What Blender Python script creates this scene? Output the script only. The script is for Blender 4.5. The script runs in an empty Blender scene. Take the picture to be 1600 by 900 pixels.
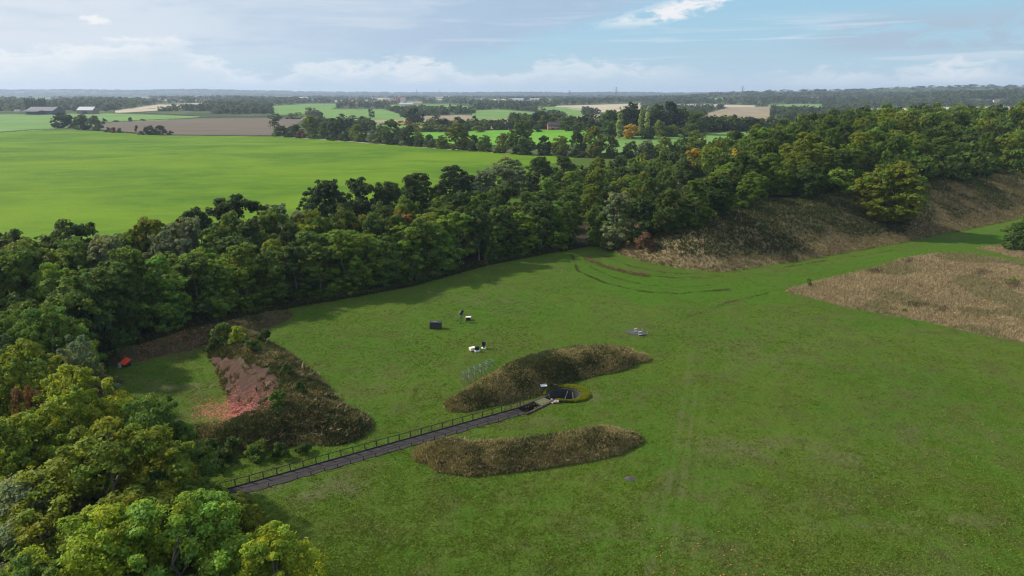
import bpy, math, random
import numpy as np
from mathutils import Vector

SC = bpy.context.scene
COL = SC.collection
R = math.radians
rng = np.random.default_rng(7)
random.seed(7)

# ------------------------------------------------------------------ camera
CAM_H, PITCH, F = 50.0, R(15.8), 1067.0
cam_d = bpy.data.cameras.new('camera')
cam_d.sensor_width = 36.0
cam_d.lens = 36.0 * F / 1600.0
cam_d.clip_start, cam_d.clip_end = 0.5, 80000
cam = bpy.data.objects.new('camera', cam_d)
cam.location = (0, 0, CAM_H)
cam.rotation_euler = (math.pi / 2 - PITCH, 0, 0)
COL.objects.link(cam)
SC.camera = cam

# ------------------------------------------------------------------ light, sky, exposure
SUN_EL = R(37)
SUN_AZ = math.atan2(-0.93, 0.30)            # clockwise from +Y
EXPOSURE = 0.45
SC.render.engine = 'CYCLES'
SC.view_settings.view_transform = 'Standard'
SC.view_settings.look = 'None'
SC.view_settings.gamma = 1
SC.view_settings.use_curve_mapping = False
SC.view_settings.exposure = EXPOSURE
SC.cycles.use_denoising = True
SC.cycles.denoiser = 'OPENIMAGEDENOISE'
SC.cycles.denoising_input_passes = 'RGB_ALBEDO_NORMAL'
SC.cycles.denoising_prefilter = 'ACCURATE'
SC.cycles.filter_width = 1.15
SC.cycles.max_bounces = 6
SC.cycles.diffuse_bounces = 3
SC.cycles.transmission_bounces = 3
SC.cycles.volume_bounces = 0
SC.cycles.transparent_max_bounces = 8
SC.cycles.use_adaptive_sampling = False

sun_d = bpy.data.lights.new('sun', 'SUN')
sun_d.energy = 4.2
sun_d.angle = R(2.5)
sun_d.color = (1.0, 0.945, 0.85)
sun = bpy.data.objects.new('sun', sun_d)
to_sun = Vector((math.sin(SUN_AZ) * math.cos(SUN_EL), math.cos(SUN_AZ) * math.cos(SUN_EL), math.sin(SUN_EL)))
sun.rotation_euler = to_sun.to_track_quat('Z', 'Y').to_euler()
sun.location = (-60, 40, 300)
COL.objects.link(sun)

world = bpy.data.worlds.new('World')
SC.world = world
world.use_nodes = True


class NT:
    """small helper round a node tree"""
    def __init__(s, tree):
        s.t = tree
        tree.nodes.clear()

    def n(s, kind, **kw):
        nd = s.t.nodes.new(kind)
        for k, v in kw.items():
            if k.startswith('i_'):
                nd.inputs[k[2:]].default_value = v
            else:
                setattr(nd, k, v)
        return nd

    def l(s, a, b):
        s.t.links.new(a, b)

    def _in(s, sock, v):
        if hasattr(v, 'is_output'):
            s.l(v, sock)
        else:
            sock.default_value = v

    def m(s, op, a, b=0.0, c=0.0, clamp=False):
        nd = s.n('ShaderNodeMath', operation=op, use_clamp=clamp)
        s._in(nd.inputs[0], a)
        s._in(nd.inputs[1], b)
        if len(nd.inputs) > 2:
            s._in(nd.inputs[2], c)
        return nd.outputs[0]

    def ss(s, v, a, b, lo=0.0, hi=1.0):
        nd = s.n('ShaderNodeMapRange', interpolation_type='SMOOTHSTEP')
        s._in(nd.inputs[0], v)
        nd.inputs[1].default_value = a
        nd.inputs[2].default_value = b
        nd.inputs[3].default_value = lo
        nd.inputs[4].default_value = hi
        return nd.outputs[0]

    def mix(s, f, a, b, bt='MIX'):
        nd = s.n('ShaderNodeMix', data_type='RGBA', blend_type=bt)
        s._in(nd.inputs[0], f)
        for sock, v in ((nd.inputs[6], a), (nd.inputs[7], b)):
            if hasattr(v, 'is_output'):
                s.l(v, sock)
            else:
                sock.default_value = (v[0], v[1], v[2], 1)
        return nd.outputs[2]

    def noise(s, vec, scale, detail=4, rough=0.55, dist=0.0):
        nd = s.n('ShaderNodeTexNoise', noise_dimensions='3D')
        if vec is not None:
            s.l(vec, nd.inputs['Vector'])
        nd.inputs['Scale'].default_value = scale
        nd.inputs['Detail'].default_value = detail
        nd.inputs['Roughness'].default_value = rough
        nd.inputs['Distortion'].default_value = dist
        return nd.outputs[0]

    def xyz(s, x, y, z=0.0):
        nd = s.n('ShaderNodeCombineXYZ')
        for i, v in enumerate((x, y, z)):
            s._in(nd.inputs[i], v)
        return nd.outputs[0]


def build_world():
    w = NT(world.node_tree)
    out = w.n('ShaderNodeOutputWorld')
    bg = w.n('ShaderNodeBackground', i_Strength=0.1)
    sky = w.n('ShaderNodeTexSky', sky_type='NISHITA', sun_disc=False, sun_elevation=SUN_EL,
              sun_rotation=SUN_AZ % (2 * math.pi), air_density=1.0, dust_density=1.0, ozone_density=1.0)
    tc = w.n('ShaderNodeTexCoord')
    sep = w.n('ShaderNodeSeparateXYZ')
    w.l(tc.outputs['Generated'], sep.inputs[0])
    x, y, z = sep.outputs
    A = w.m('MULTIPLY', w.m('ARCTAN2', x, y), 57.2958)           # azimuth, degrees, 0 = +Y
    E = w.m('MULTIPLY', w.m('ARCSINE', z), 57.2958)              # elevation, degrees
    Ep = w.m('MAXIMUM', E, 0.0)
    # clear sky: a turquoise clear part, whiter and paler to the horizon
    hz = w.m('POWER', 2.718, w.m('MULTIPLY', Ep, -0.36))
    blue = w.mix(0.75, sky.outputs[0], (2.15, 4.35, 5.9))
    base = w.mix(w.m('MULTIPLY', hz, 0.92), blue, (4.2, 5.05, 5.95))

    def at(ka, ke, off):
        return w.xyz(w.m('MULTIPLY', A, ka), w.m('MULTIPLY', E, ke), off)

    def curve(pts, lo, hi):
        """a value that follows the azimuth"""
        fc = w.n('ShaderNodeFloatCurve')
        cv = fc.mapping.curves[0]
        q = [((a + 45) / 90, (v - lo) / (hi - lo)) for a, v in pts]
        cv.points[0].location, cv.points[1].location = q[0], q[-1]
        for p in q[1:-1]:
            cv.points.new(*p)
        fc.mapping.update()
        fc.inputs[0].default_value = 1
        w.l(w.m('ADD', w.m('DIVIDE', A, 90.0), 0.5, clamp=True), fc.inputs['Value'])
        return w.m('ADD', w.m('MULTIPLY', fc.outputs[0], hi - lo), lo)

    n1 = w.noise(at(0.10, 0.40, 0.3), 1.0, 5, 0.6, 0.4)
    n2 = w.noise(at(0.42, 1.25, 4.1), 1.0, 7, 0.62, 0.35)
    n3 = w.noise(at(0.07, 1.3, 9.2), 1.0, 5, 0.55, 0.3)
    # great grey sheet with its edge running up to the right
    edge = w.m('SUBTRACT', w.m('ADD', w.m('MULTIPLY', w.m('SUBTRACT', E, 3.4), 3.5), 1.0), A)
    edge_n = w.m('ADD', edge, w.m('MULTIPLY', w.m('SUBTRACT', n2, 0.5), 9.0))
    sheet = w.m('MULTIPLY', w.ss(edge_n, -1.0, 6.5), w.ss(E, 1.2, 4.0))
    left = w.ss(A, 2.0, -30.0)
    sheet_c = w.mix(left, (2.95, 3.95, 5.2), (4.85, 5.55, 6.3))
    sheet_c = w.mix(w.m('MULTIPLY', w.ss(n1, 0.46, 0.74), 0.35), sheet_c, (5.2, 5.7, 6.3))
    sheet_c = w.mix(w.m('MULTIPLY', w.ss(n1, 0.54, 0.32), 0.75), sheet_c, (3.3, 4.3, 5.5))
    sheet_c = w.mix(w.m('MULTIPLY', w.ss(n3, 0.52, 0.66), 0.35), sheet_c, (5.4, 5.8, 6.3))
    c = w.mix(w.m('MULTIPLY', sheet, 0.95), base, sheet_c)
    # general glare to the left
    c = w.mix(w.m('MULTIPLY', w.ss(A, -12.0, -42.0), 0.5), c, (5.9, 6.15, 6.5))
    # white frayed rim of the sheet
    rim = w.m('MULTIPLY', w.m('MULTIPLY', w.ss(edge_n, -5.5, -2.5), w.ss(edge_n, 2.0, -0.5)), w.ss(E, 4.7, 5.8))
    rim = w.m('MULTIPLY', rim, w.ss(A, 36.0, 22.0))
    c = w.mix(w.m('MULTIPLY', rim, w.ss(n2, 0.34, 0.56)), c, (6.5, 6.6, 6.8))
    # low cumulus bank: its top follows the azimuth
    top = curve(((-45, 2.9), (-36, 3.1), (-32, 3.3), (-28, 4.0), (-23, 3.2), (-18, 1.7), (-16, 2.9), (-12, 2.7), (-8, 3.0), (-3, 2.0), (0, 1.8), (3, 2.9), (8, 2.6), (13, 2.2), (20, 1.6), (24, 2.0), (28, 1.9), (32, 2.3), (36, 1.6), (45, 1.8)), 0.0, 5.0)
    dens = curve(((-45, .75), (-30, .95), (-18, .7), (-8, .95), (-2, .7), (2, .6), (6, .65), (12, .4), (18, .12), (24, .7), (28, .5), (32, .8), (36, .3), (45, .5)), 0.0, 1.0)
    dtop = w.m('SUBTRACT', w.m('ADD', top, w.m('MULTIPLY', w.m('SUBTRACT', n2, 0.52), 4.2)), E)
    cum = w.m('MULTIPLY', w.ss(dtop, -0.1, 0.75), w.ss(dtop, 2.4, 0.15, 0.22, 1.0))
    cum = w.m('MULTIPLY', w.m('MULTIPLY', cum, w.ss(E, 0.1, 1.3)), w.m('MULTIPLY', dens, w.ss(n1, 0.30, 0.62, 0.35, 0.95)))
    c = w.mix(cum, c, (6.7, 6.8, 7.0))
    # a single puff higher up on the left
    bx = w.m('DIVIDE', w.m('ADD', A, 29.3), 1.5)
    by = w.m('DIVIDE', w.m('ADD', w.m('SUBTRACT', E, 4.75), w.m('MULTIPLY', w.m('ADD', A, 29.3), 0.16)), 0.42)
    puff = w.m('SUBTRACT', 1.0, w.m('ADD', w.m('MULTIPLY', bx, bx), w.m('MULTIPLY', by, by)))
    c = w.mix(w.ss(w.m('ADD', puff, w.m('MULTIPLY', w.m('SUBTRACT', n2, 0.56), 5.5)), 0.1, 1.1), c, (6.6, 6.7, 6.9))
    # grey wisps and pale streaks in the clear part
    n5 = w.noise(at(0.22, 0.75, 2.7), 1.0, 6, 0.62, 0.6)
    wisp = w.m('MULTIPLY', w.ss(n5, 0.36, 0.54), w.m('MULTIPLY', w.ss(A, 19.0, 27.0), w.m('MULTIPLY', w.ss(E, 2.4, 3.4), w.ss(E, 6.2, 4.4))))
    c = w.mix(w.m('MULTIPLY', wisp, 0.9), c, (3.1, 3.95, 4.9))
    streak = w.m('MULTIPLY', w.ss(n3, 0.53, 0.66), w.m('MULTIPLY', w.ss(E, 1.6, 2.8), w.ss(E, 6.5, 4.2)))
    c = w.mix(w.m('MULTIPLY', streak, w.m('MULTIPLY', w.ss(A, 2.0, 12.0), 0.6)), c, (5.2, 5.7, 6.3))
    dark = w.m('MULTIPLY', w.ss(n3, 0.44, 0.34), w.m('MULTIPLY', w.ss(E, 1.2, 2.2), w.ss(E, 4.2, 2.8)))
    c = w.mix(w.m('MULTIPLY', dark, w.m('MULTIPLY', w.ss(A, 0.0, 6.0), 0.5)), c, (3.4, 4.3, 5.3))
    # broken cloud overhead, out of the photograph but lighting the place
    n4 = w.noise(tc.outputs['Generated'], 2.2, 5, 0.6)
    over = w.m('MULTIPLY', w.ss(n4, 0.47, 0.6), w.ss(E, 9.0, 16.0))
    c = w.mix(w.m('MULTIPLY', over, 0.75), c, (5.0, 5.4, 6.0))
    w.l(c, bg.inputs['Color'])
    w.l(bg.outputs[0], out.inputs['Surface'])


build_world()

# ------------------------------------------------------------------ numeric helpers
CP, SP = math.cos(PITCH), math.sin(PITCH)


def ray(px, py):
    u, v = (px - 800.0) / F, (450.0 - py) / F
    return np.array([u, CP + v * SP, -SP + v * CP])


def project(x, y, z):
    dz = z - CAM_H
    depth = y * CP - dz * SP
    up = y * SP + dz * CP
    depth = np.where(depth < 0.1, 0.1, depth)
    return 800 + F * x / depth, 450 - F * up / depth


def pixz(px, py, z):
    d = ray(px, py)
    t = (z - CAM_H) / d[2]
    return np.array([d[0] * t, d[1] * t, z])


def sstep(a, b, v):
    t = np.clip((v - a) / (b - a), 0, 1)
    return t * t * (3 - 2 * t)


def hash2(ix, iy, s):
    v = np.sin(ix * 127.1 + iy * 311.7 + s * 74.7) * 43758.5453
    return v - np.floor(v)


def vnoise(x, y, scale, seed=0, octaves=3):
    x, y = np.asarray(x, float) / scale, np.asarray(y, float) / scale
    tot, amp, norm = 0, 1.0, 0
    for o in range(octaves):
        ix, iy = np.floor(x), np.floor(y)
        fx, fy = x - ix, y - iy
        fx, fy = fx * fx * (3 - 2 * fx), fy * fy * (3 - 2 * fy)
        s = seed + o * 13
        a = hash2(ix, iy, s) * (1 - fx) + hash2(ix + 1, iy, s) * fx
        b = hash2(ix, iy + 1, s) * (1 - fx) + hash2(ix + 1, iy + 1, s) * fx
        tot = tot + amp * (a * (1 - fy) + b * fy)
        norm += amp
        amp *= 0.5
        x, y = x * 2.03 + 5.1, y * 2.03 + 1.7
    return tot / norm


def inpoly(x, y, poly):
    x, y = np.asarray(x, float), np.asarray(y, float)
    c = np.zeros(x.shape, bool)
    n = len(poly)
    for i in range(n):
        x1, y1 = poly[i][:2]
        x2, y2 = poly[(i + 1) % n][:2]
        if y1 == y2:
            continue
        hit = ((y1 > y) != (y2 > y)) & (x < (x2 - x1) * (y - y1) / (y2 - y1) + x1)
        c ^= hit
    return c


def polydist(x, y, pts, closed=False, vals=None):
    """distance to a polyline; with vals also the value interpolated along it"""
    x, y = np.asarray(x, float), np.asarray(y, float)
    best = np.full(x.shape, 1e18)
    val = None if vals is None else np.zeros(x.shape + (len(vals[0]),))
    n = len(pts)
    for i in range(n if closed else n - 1):
        ax, ay = pts[i][:2]
        bx, by = pts[(i + 1) % n][:2]
        dx, dy = bx - ax, by - ay
        t = np.clip(((x - ax) * dx + (y - ay) * dy) / (dx * dx + dy * dy + 1e-9), 0, 1)
        d = (x - ax - t * dx) ** 2 + (y - ay - t * dy) ** 2
        m = d < best
        best = np.where(m, d, best)
        if vals is not None:
            va, vb = np.array(vals[i]), np.array(vals[(i + 1) % n])
            val[m] = va + (vb - va) * t[m][..., None]
    return (np.sqrt(best), val) if vals is not None else np.sqrt(best)


# ------------------------------------------------------------------ terrain height
BANK_FRONT = [tuple(pixz(a, b, 0)[:2]) for a, b in
              ((945, 386), (965, 397), (1000, 408), (1060, 420), (1130, 426), (1240, 410), (1340, 392), (1430, 376), (1600, 341), (1700, 322))]
HILL = BANK_FRONT + [(420, 400), (760, 640), (900, 900), (560, 980), (330, 800), (165, 560), (104, 420), (66, 325), (44, 258)]


def H_base(x, y):
    x, y = np.asarray(x, float), np.asarray(y, float)
    z = np.zeros(np.broadcast(x, y).shape)
    x, y = np.broadcast_to(x, z.shape), np.broadcast_to(y, z.shape)
    near = (x > 20) & (x < 920) & (y > 180) & (y < 1000)
    if near.any():
        xn, yn = x[near], y[near]
        ins = inpoly(xn, yn, HILL)
        d = polydist(xn, yn, HILL, True)
        hh = 13.0 * sstep(-4, 30, d) + 9 * sstep(25, 110, d) + 2 * sstep(100, 200, d)
        hh = hh - 13.0 * sstep(-4, 30, 0.0)
        hh = hh + 0.8 * (vnoise(xn, yn, 11, 3) - 0.5) * sstep(0, 8, d)
        z[near] = np.where(ins, np.maximum(hh, 0), 0)
    r = np.hypot(x, y)
    z += 13 * np.exp(-((x - 175) / 170) ** 2 - ((y - 960) / 150) ** 2)      # knoll behind the poplars
    z += 22 * sstep(1400, 4600, r)
    far = r > 1200
    if far.any():
        xf, yf = x[far], y[far]
        u = (vnoise(xf, yf, 900, 8, 3) - 0.5) * 26 * sstep(1400, 3200, r[far])
        u += 92 * np.exp(-((yf - 5200) / 900) ** 2) * sstep(500, 3600, xf) * (0.8 + 0.4 * vnoise(xf, yf, 1300, 5, 2))
        u += 46 * np.exp(-((yf - 3300) / 420) ** 2) * sstep(1500, 2500, xf) * (0.7 + 0.5 * vnoise(xf, yf, 700, 6, 2))
        u += (70 + 30 * sstep(-1000, -8000, xf)) * np.exp(-((yf - 12000) / 1500) ** 2) * (0.5 + 0.8 * vnoise(xf, yf, 2600, 9, 3))
        z[far] += u
    return z


def pix(px, py, dz=0.0):
    """point where the view ray through a photo pixel meets the terrain"""
    d = ray(px, py)
    t = np.concatenate([np.arange(50, 700, 0.5), np.arange(700, 15000, 8.0)])
    zz = CAM_H + d[2] * t
    hh = H_base(d[0] * t, d[1] * t) + dz
    k = np.argmax(zz <= hh)
    if zz[k] > hh[k]:
        k = len(t) - 1
    tt = t[k]
    return np.array([d[0] * tt, d[1] * tt, hh[k]])


# mounds: crest lines, each vertex (x, y) with (height, half width)
def crest(*pts):
    return [tuple(pixz(a, b, h)[:2]) for a, b, h, w in pts], [(h, w) for a, b, h, w in pts]


def line(*pts):
    return [p[:2] for p in pts], [p[2:] for p in pts]


RIDGES = {
    'upper': [line((-8.5, 104.6, 1.2, 2.9), (-4.4, 108.2, 2.4, 4.4), (0, 112.3, 3.3, 5.7), (3.5, 115.8, 3.5, 6.3), (8, 119.7, 3.3, 6.2), (13, 122.8, 3.0, 6.4), (18.5, 124.6, 2.6, 6.0), (22.5, 125.7, 1.8, 4.2), (24.6, 125.6, 1.0, 2.6))],
    'lower': [line((-11.8, 88.2, 1.3, 2.6), (-9.8, 88.0, 2.0, 4.5), (-5.4, 86.7, 1.9, 4.4), (2.8, 88.1, 1.9, 4.1), (9.6, 90.2, 2.1, 4.1), (14.4, 92.0, 2.1, 3.9), (17.0, 92.6, 1.3, 2.5))],
    'left': [crest((352, 512, 2.0, 5.5), (392, 538, 3.6, 7), (425, 570, 4.2, 8), (446, 602, 4.4, 8.5), (455, 622, 4.2, 8.5), (420, 645, 3.4, 6), (360, 660, 2.4, 4.5), (312, 672, 1.6, 4)),
             crest((446, 610, 4.3, 8.5), (480, 626, 4.0, 7.5), (520, 648, 2.2, 6))],
    'back': [crest((190, 552, 1.2, 4), (300, 518, 2.2, 5), (380, 500, 2.2, 5), (430, 488, 1.2, 4))],
}


def ridge_h(name, x, y):
    x, y = np.asarray(x, float), np.asarray(y, float)
    z = np.zeros(x.shape)
    for pts, vals in RIDGES[name]:
        d, v = polydist(x, y, pts, False, vals)
        t = np.clip(d / v[..., 1], 0, 1)
        prof = np.cos(math.pi / 2 * t ** 1.15)
        z = np.maximum(z, v[..., 0] * prof)
    rough = (vnoise(x, y, 3.2, 21, 3) - 0.5) * 0.6 + (vnoise(x, y, 0.9, 25, 2) - 0.5) * 0.35
    return z + rough * sstep(0.05, 1.0, z)


def H(x, y):
    x, y = np.asarray(x, float), np.asarray(y, float)
    z = H_base(x, y)
    m = (x > -110) & (x < 60) & (y > 60) & (y < 180)
    if np.any(m):
        if x.ndim == 0:
            for k in RIDGES:
                z = np.maximum(z, ridge_h(k, x, y))
        else:
            for k in RIDGES:
                z[m] = np.maximum(z[m], ridge_h(k, x[m], y[m]))
    return z


# ------------------------------------------------------------------ object helpers
def mesh_np(name, v, f, mat=None, parent=None, smooth=False, attrs=None, link=True):
    v = np.asarray(v, np.float32).reshape(-1, 3)
    me = bpy.data.meshes.new(name)
    if isinstance(f, np.ndarray):
        k = f.shape[1]
        me.vertices.add(len(v))
        me.vertices.foreach_set('co', v.ravel())
        me.loops.add(f.size)
        me.loops.foreach_set('vertex_index', f.astype(np.int32).ravel())
        me.polygons.add(len(f))
        me.polygons.foreach_set('loop_start', np.arange(0, f.size, k, dtype=np.int32))
        if smooth:
            me.polygons.foreach_set('use_smooth', np.ones(len(f), bool))
        me.update(calc_edges=True)
    else:
        me.from_pydata([tuple(map(float, p)) for p in v], [], f)
        if smooth:
            for p in me.polygons:
                p.use_smooth = True
    if attrs:
        for an, a in attrs.items():
            a = np.asarray(a, np.float32)
            at = me.color_attributes.new(an, 'FLOAT_COLOR', 'POINT')
            if a.shape[1] == 3:
                a = np.concatenate([a, np.ones((len(a), 1), np.float32)], 1)
            at.data.foreach_set('color', a.ravel())
    if mat:
        me.materials.append(mat)
    if not link:
        return me
    o = bpy.data.objects.new(name, me)
    COL.objects.link(o)
    if parent:
        o.parent = parent
    return o


def tag(o, label=None, cat=None, group=None, kind=None):
    if label:
        o['label'] = label
    if cat:
        o['category'] = cat
    if group:
        o['group'] = group
    if kind:
        o['kind'] = kind
    return o


def empty(name, loc, rz=0.0, label=None, cat=None, group=None):
    o = bpy.data.objects.new(name, None)
    o.empty_display_size = 0.3
    o.location = tuple(map(float, loc))
    o.rotation_euler = (0, 0, rz)
    COL.objects.link(o)
    return tag(o, label, cat, group)


class MB:
    """collects boxes, bars, tubes, discs into one mesh"""
    def __init__(s):
        s.v, s.f = [], []

    def raw(s, v, f):
        b = len(s.v)
        s.v += [tuple(map(float, p)) for p in v]
        s.f += [tuple(i + b for i in q) for q in f]
        return s

    def box(s, c, d, rz=0.0, ry=0.0, rx=0.0, taper=1.0):
        hx, hy, hz = d[0] / 2, d[1] / 2, d[2] / 2
        from mathutils import Euler
        m = Euler((rx, ry, rz)).to_matrix()
        v = []
        for z in (-hz, hz):
            k = taper if z > 0 else 1
            for x, y in ((-hx, -hy), (hx, -hy), (hx, hy), (-hx, hy)):
                p = m @ Vector((x * k, y * k, z))
                v.append((c[0] + p.x, c[1] + p.y, c[2] + p.z))
        return s.raw(v, [(3, 2, 1, 0), (4, 5, 6, 7), (0, 1, 5, 4), (1, 2, 6, 5), (2, 3, 7, 6), (3, 0, 4, 7)])

    def tube(s, pts, r, n=6):
        pts = [Vector(tuple(map(float, p))) for p in pts]
        rr = r if hasattr(r, '__len__') else [r] * len(pts)
        v, f = [], []
        for i, p in enumerate(pts):
            d = (pts[min(i + 1, len(pts) - 1)] - pts[max(i - 1, 0)]).normalized()
            a = d.cross(Vector((0, 0, 1)))
            if a.length < 1e-3:
                a = Vector((1, 0, 0))
            a.normalize()
            b = d.cross(a)
            for k in range(n):
                t = 2 * math.pi * k / n
                v.append(p + (a * math.cos(t) + b * math.sin(t)) * rr[i])
        for i in range(len(pts) - 1):
            for k in range(n):
                f.append((i * n + k, i * n + (k + 1) % n, (i + 1) * n + (k + 1) % n, (i + 1) * n + k))
        f.append(tuple(range(n))[::-1])
        f.append(tuple((len(pts) - 1) * n + k for k in range(n)))
        return s.raw(v, f)

    def bar(s, a, b, w=0.08):
        return s.tube([a, b], w / 2 * 1.2, 4)

    def disc(s, c, r, h, n=16, axis='z'):
        c = Vector(c)
        d = Vector((0, 0, h / 2)) if axis == 'z' else (Vector((h / 2, 0, 0)) if axis == 'x' else Vector((0, h / 2, 0)))
        return s.tube([c - d, c + d], r, n)

    def build(s, name, mat, parent=None, bevel=0.0, smooth=False):
        o = mesh_np(name, s.v, s.f, mat, parent, smooth)
        if bevel:
            md = o.modifiers.new('bevel', 'BEVEL')
            md.width = bevel
            md.segments = 2
        return o


# ------------------------------------------------------------------ materials
def new_mat(name):
    m = bpy.data.materials.new(name)
    m.use_nodes = True
    t = NT(m.node_tree)
    out = t.n('ShaderNodeOutputMaterial')
    return m, t, out


def simple_mat(name, col, rough=0.7, var=0.25, scale=2.0, metal=0.0):
    m, t, out = new_mat(name)
    b = t.n('ShaderNodeBsdfPrincipled', i_Roughness=rough, i_Metallic=metal)
    tc = t.n('ShaderNodeTexCoord')
    nz = t.noise(tc.outputs['Object'], scale, 5, 0.65)
    dark = tuple(c * (1 - var) for c in col)
    lite = tuple(min(1, c * (1 + var)) for c in col)
    t.l(t.mix(t.ss(nz, 0.3, 0.7), dark, lite), b.inputs['Base Color'])
    t.l(b.outputs[0], out.inputs[0])
    return m


def leaf_mat(name, trans=0.3, hue=0.10):
    m, t, out = new_mat(name)
    oi = t.n('ShaderNodeObjectInfo')
    at = t.n('ShaderNodeAttribute', attribute_name='tint')
    c = t.mix(1.0, oi.outputs['Color'], at.outputs['Color'], 'MULTIPLY')
    d = t.n('ShaderNodeBsdfPrincipled', i_Roughness=0.55)
    d.inputs['Specular IOR Level'].default_value = 0.08
    t.l(c, d.inputs['Base Color'])
    tr = t.n('ShaderNodeBsdfTranslucent')
    tcol = t.mix(1.0, c, (1.35, 1.25, 0.55), 'MULTIPLY')
    t.l(tcol, tr.inputs['Color'])
    mx = t.n('ShaderNodeMixShader', i_Fac=trans)
    t.l(d.outputs[0], mx.inputs[1])
    t.l(tr.outputs[0], mx.inputs[2])
    t.l(mx.outputs[0], out.inputs[0])
    return m


LEAF = leaf_mat('leaves', 0.42)
TUFT = leaf_mat('grass_blades', 0.25)
BARK = simple_mat('bark', (0.085, 0.072, 0.055), 0.9, 0.4, 3)
PALE_BARK = simple_mat('pale_bark', (0.22, 0.20, 0.16), 0.9, 0.4, 3)


def ground_mat():
    m, t, out = new_mat('ground_cover')
    tc = t.n('ShaderNodeTexCoord')
    P = tc.outputs['Object']
    z = t.n('ShaderNodeVertexColor', layer_name='zones')
    z2 = t.n('ShaderNodeVertexColor', layer_name='zones_b')
    s1, s2 = t.n('ShaderNodeSeparateColor'), t.n('ShaderNodeSeparateColor')
    t.l(z.outputs['Color'], s1.inputs[0])
    t.l(z2.outputs['Color'], s2.inputs[0])
    dry, worn, rut = s1.outputs
    wood, lush, far = s2.outputs
    big = t.noise(P, 0.035, 4, 0.55)
    mid = t.noise(P, 0.16, 5, 0.6)
    fine = t.noise(P, 1.5, 6, 0.72)
    tiny = t.noise(P, 3.6, 3, 0.75)
    lawn = t.mix(t.ss(big, 0.35, 0.68), (0.058, 0.116, 0.010), (0.082, 0.124, 0.015))
    lawn = t.mix(t.ss(mid, 0.42, 0.72), lawn, (0.076, 0.088, 0.022))
    lawn = t.mix(t.m('MULTIPLY', t.ss(mid, 0.50, 0.28), 0.55), lawn, (0.036, 0.092, 0.007))
    lawn = t.mix(t.m('MULTIPLY', lush, 0.85), lawn, (0.052, 0.130, 0.007))
    lawn = t.mix(t.m('MULTIPLY', t.ss(fine, 0.50, 0.78), 0.55), lawn, (0.105, 0.130, 0.040))
    lawn = t.mix(t.m('MULTIPLY', t.ss(fine, 0.48, 0.25), 0.75), lawn, (0.026, 0.056, 0.008))
    lawn = t.mix(t.m('MULTIPLY', t.ss(tiny, 0.5, 0.72), 0.45), lawn, (0.115, 0.150, 0.032))
    lawn = t.mix(t.m('MULTIPLY', t.ss(tiny, 0.49, 0.28), 0.7), lawn, (0.018, 0.040, 0.005))
    wn = t.m('MULTIPLY', t.m('MULTIPLY', worn, t.ss(mid, 0.36, 0.58)), t.ss(fine, 0.36, 0.60), clamp=True)
    lawn = t.mix(wn, lawn, (0.125, 0.110, 0.062))
    rt = t.m('MULTIPLY', rut, t.ss(fine, 0.25, 0.5), clamp=True)
    lawn = t.mix(rt, lawn, (0.048, 0.046, 0.020))
    dryc = t.mix(t.ss(fine, 0.35, 0.65), (0.13, 0.095, 0.052), (0.24, 0.19, 0.105))
    c = t.mix(dry, lawn, dryc)
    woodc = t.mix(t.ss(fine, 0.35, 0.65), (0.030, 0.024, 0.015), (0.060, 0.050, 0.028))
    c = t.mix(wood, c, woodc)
    fb = t.noise(P, 0.006, 5, 0.6)
    farc = t.mix(t.ss(fb, 0.42, 0.62), (0.045, 0.066, 0.020), (0.085, 0.105, 0.04))
    c = t.mix(far, c, farc)
    b = t.n('ShaderNodeBsdfPrincipled', i_Roughness=0.85)
    b.inputs['Specular IOR Level'].default_value = 0.04
    t.l(c, b.inputs['Base Color'])
    hgt = t.m('ADD', t.m('MULTIPLY', fine, 0.22), t.m('ADD', t.m('MULTIPLY', tiny, 0.09), t.m('MULTIPLY', mid, 0.35)))
    bp = t.n('ShaderNodeBump', i_Strength=1.0, i_Distance=1.3)
    t.l(hgt, bp.inputs['Height'])
    t.l(bp.outputs[0], b.inputs['Normal'])
    t.l(b.outputs[0], out.inputs[0])
    return m


def field_mat(name, c1, c2, scale=0.02, stretch=(1, 1, 1), bump=0.3, fine=1.4):
    m, t, out = new_mat(name)
    tc = t.n('ShaderNodeTexCoord')
    mp = t.n('ShaderNodeMapping')
    mp.inputs['Scale'].default_value = stretch
    t.l(tc.outputs['Object'], mp.inputs['Vector'])
    a = t.noise(mp.outputs[0], scale, 5, 0.6, 0.4)
    f = t.noise(mp.outputs[0], fine, 4, 0.7)
    c = t.mix(t.ss(a, 0.34, 0.66), c1, c2)
    md = t.noise(mp.outputs[0], scale * 6, 5, 0.65)
    c = t.mix(t.m('MULTIPLY', t.ss(md, 0.40, 0.68), 0.45), c, tuple(k * 1.12 for k in c2))
    c = t.mix(t.m('MULTIPLY', t.ss(f, 0.5, 0.25), 0.55), c, tuple(k * 0.6 for k in c1))
    b = t.n('ShaderNodeBsdfPrincipled', i_Roughness=0.8)
    b.inputs['Specular IOR Level'].default_value = 0.04
    t.l(c, b.inputs['Base Color'])
    bp = t.n('ShaderNodeBump', i_Strength=bump, i_Distance=0.4)
    t.l(f, bp.inputs['Height'])
    t.l(bp.outputs[0], b.inputs['Normal'])
    t.l(b.outputs[0], out.inputs[0])
    return m


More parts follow.
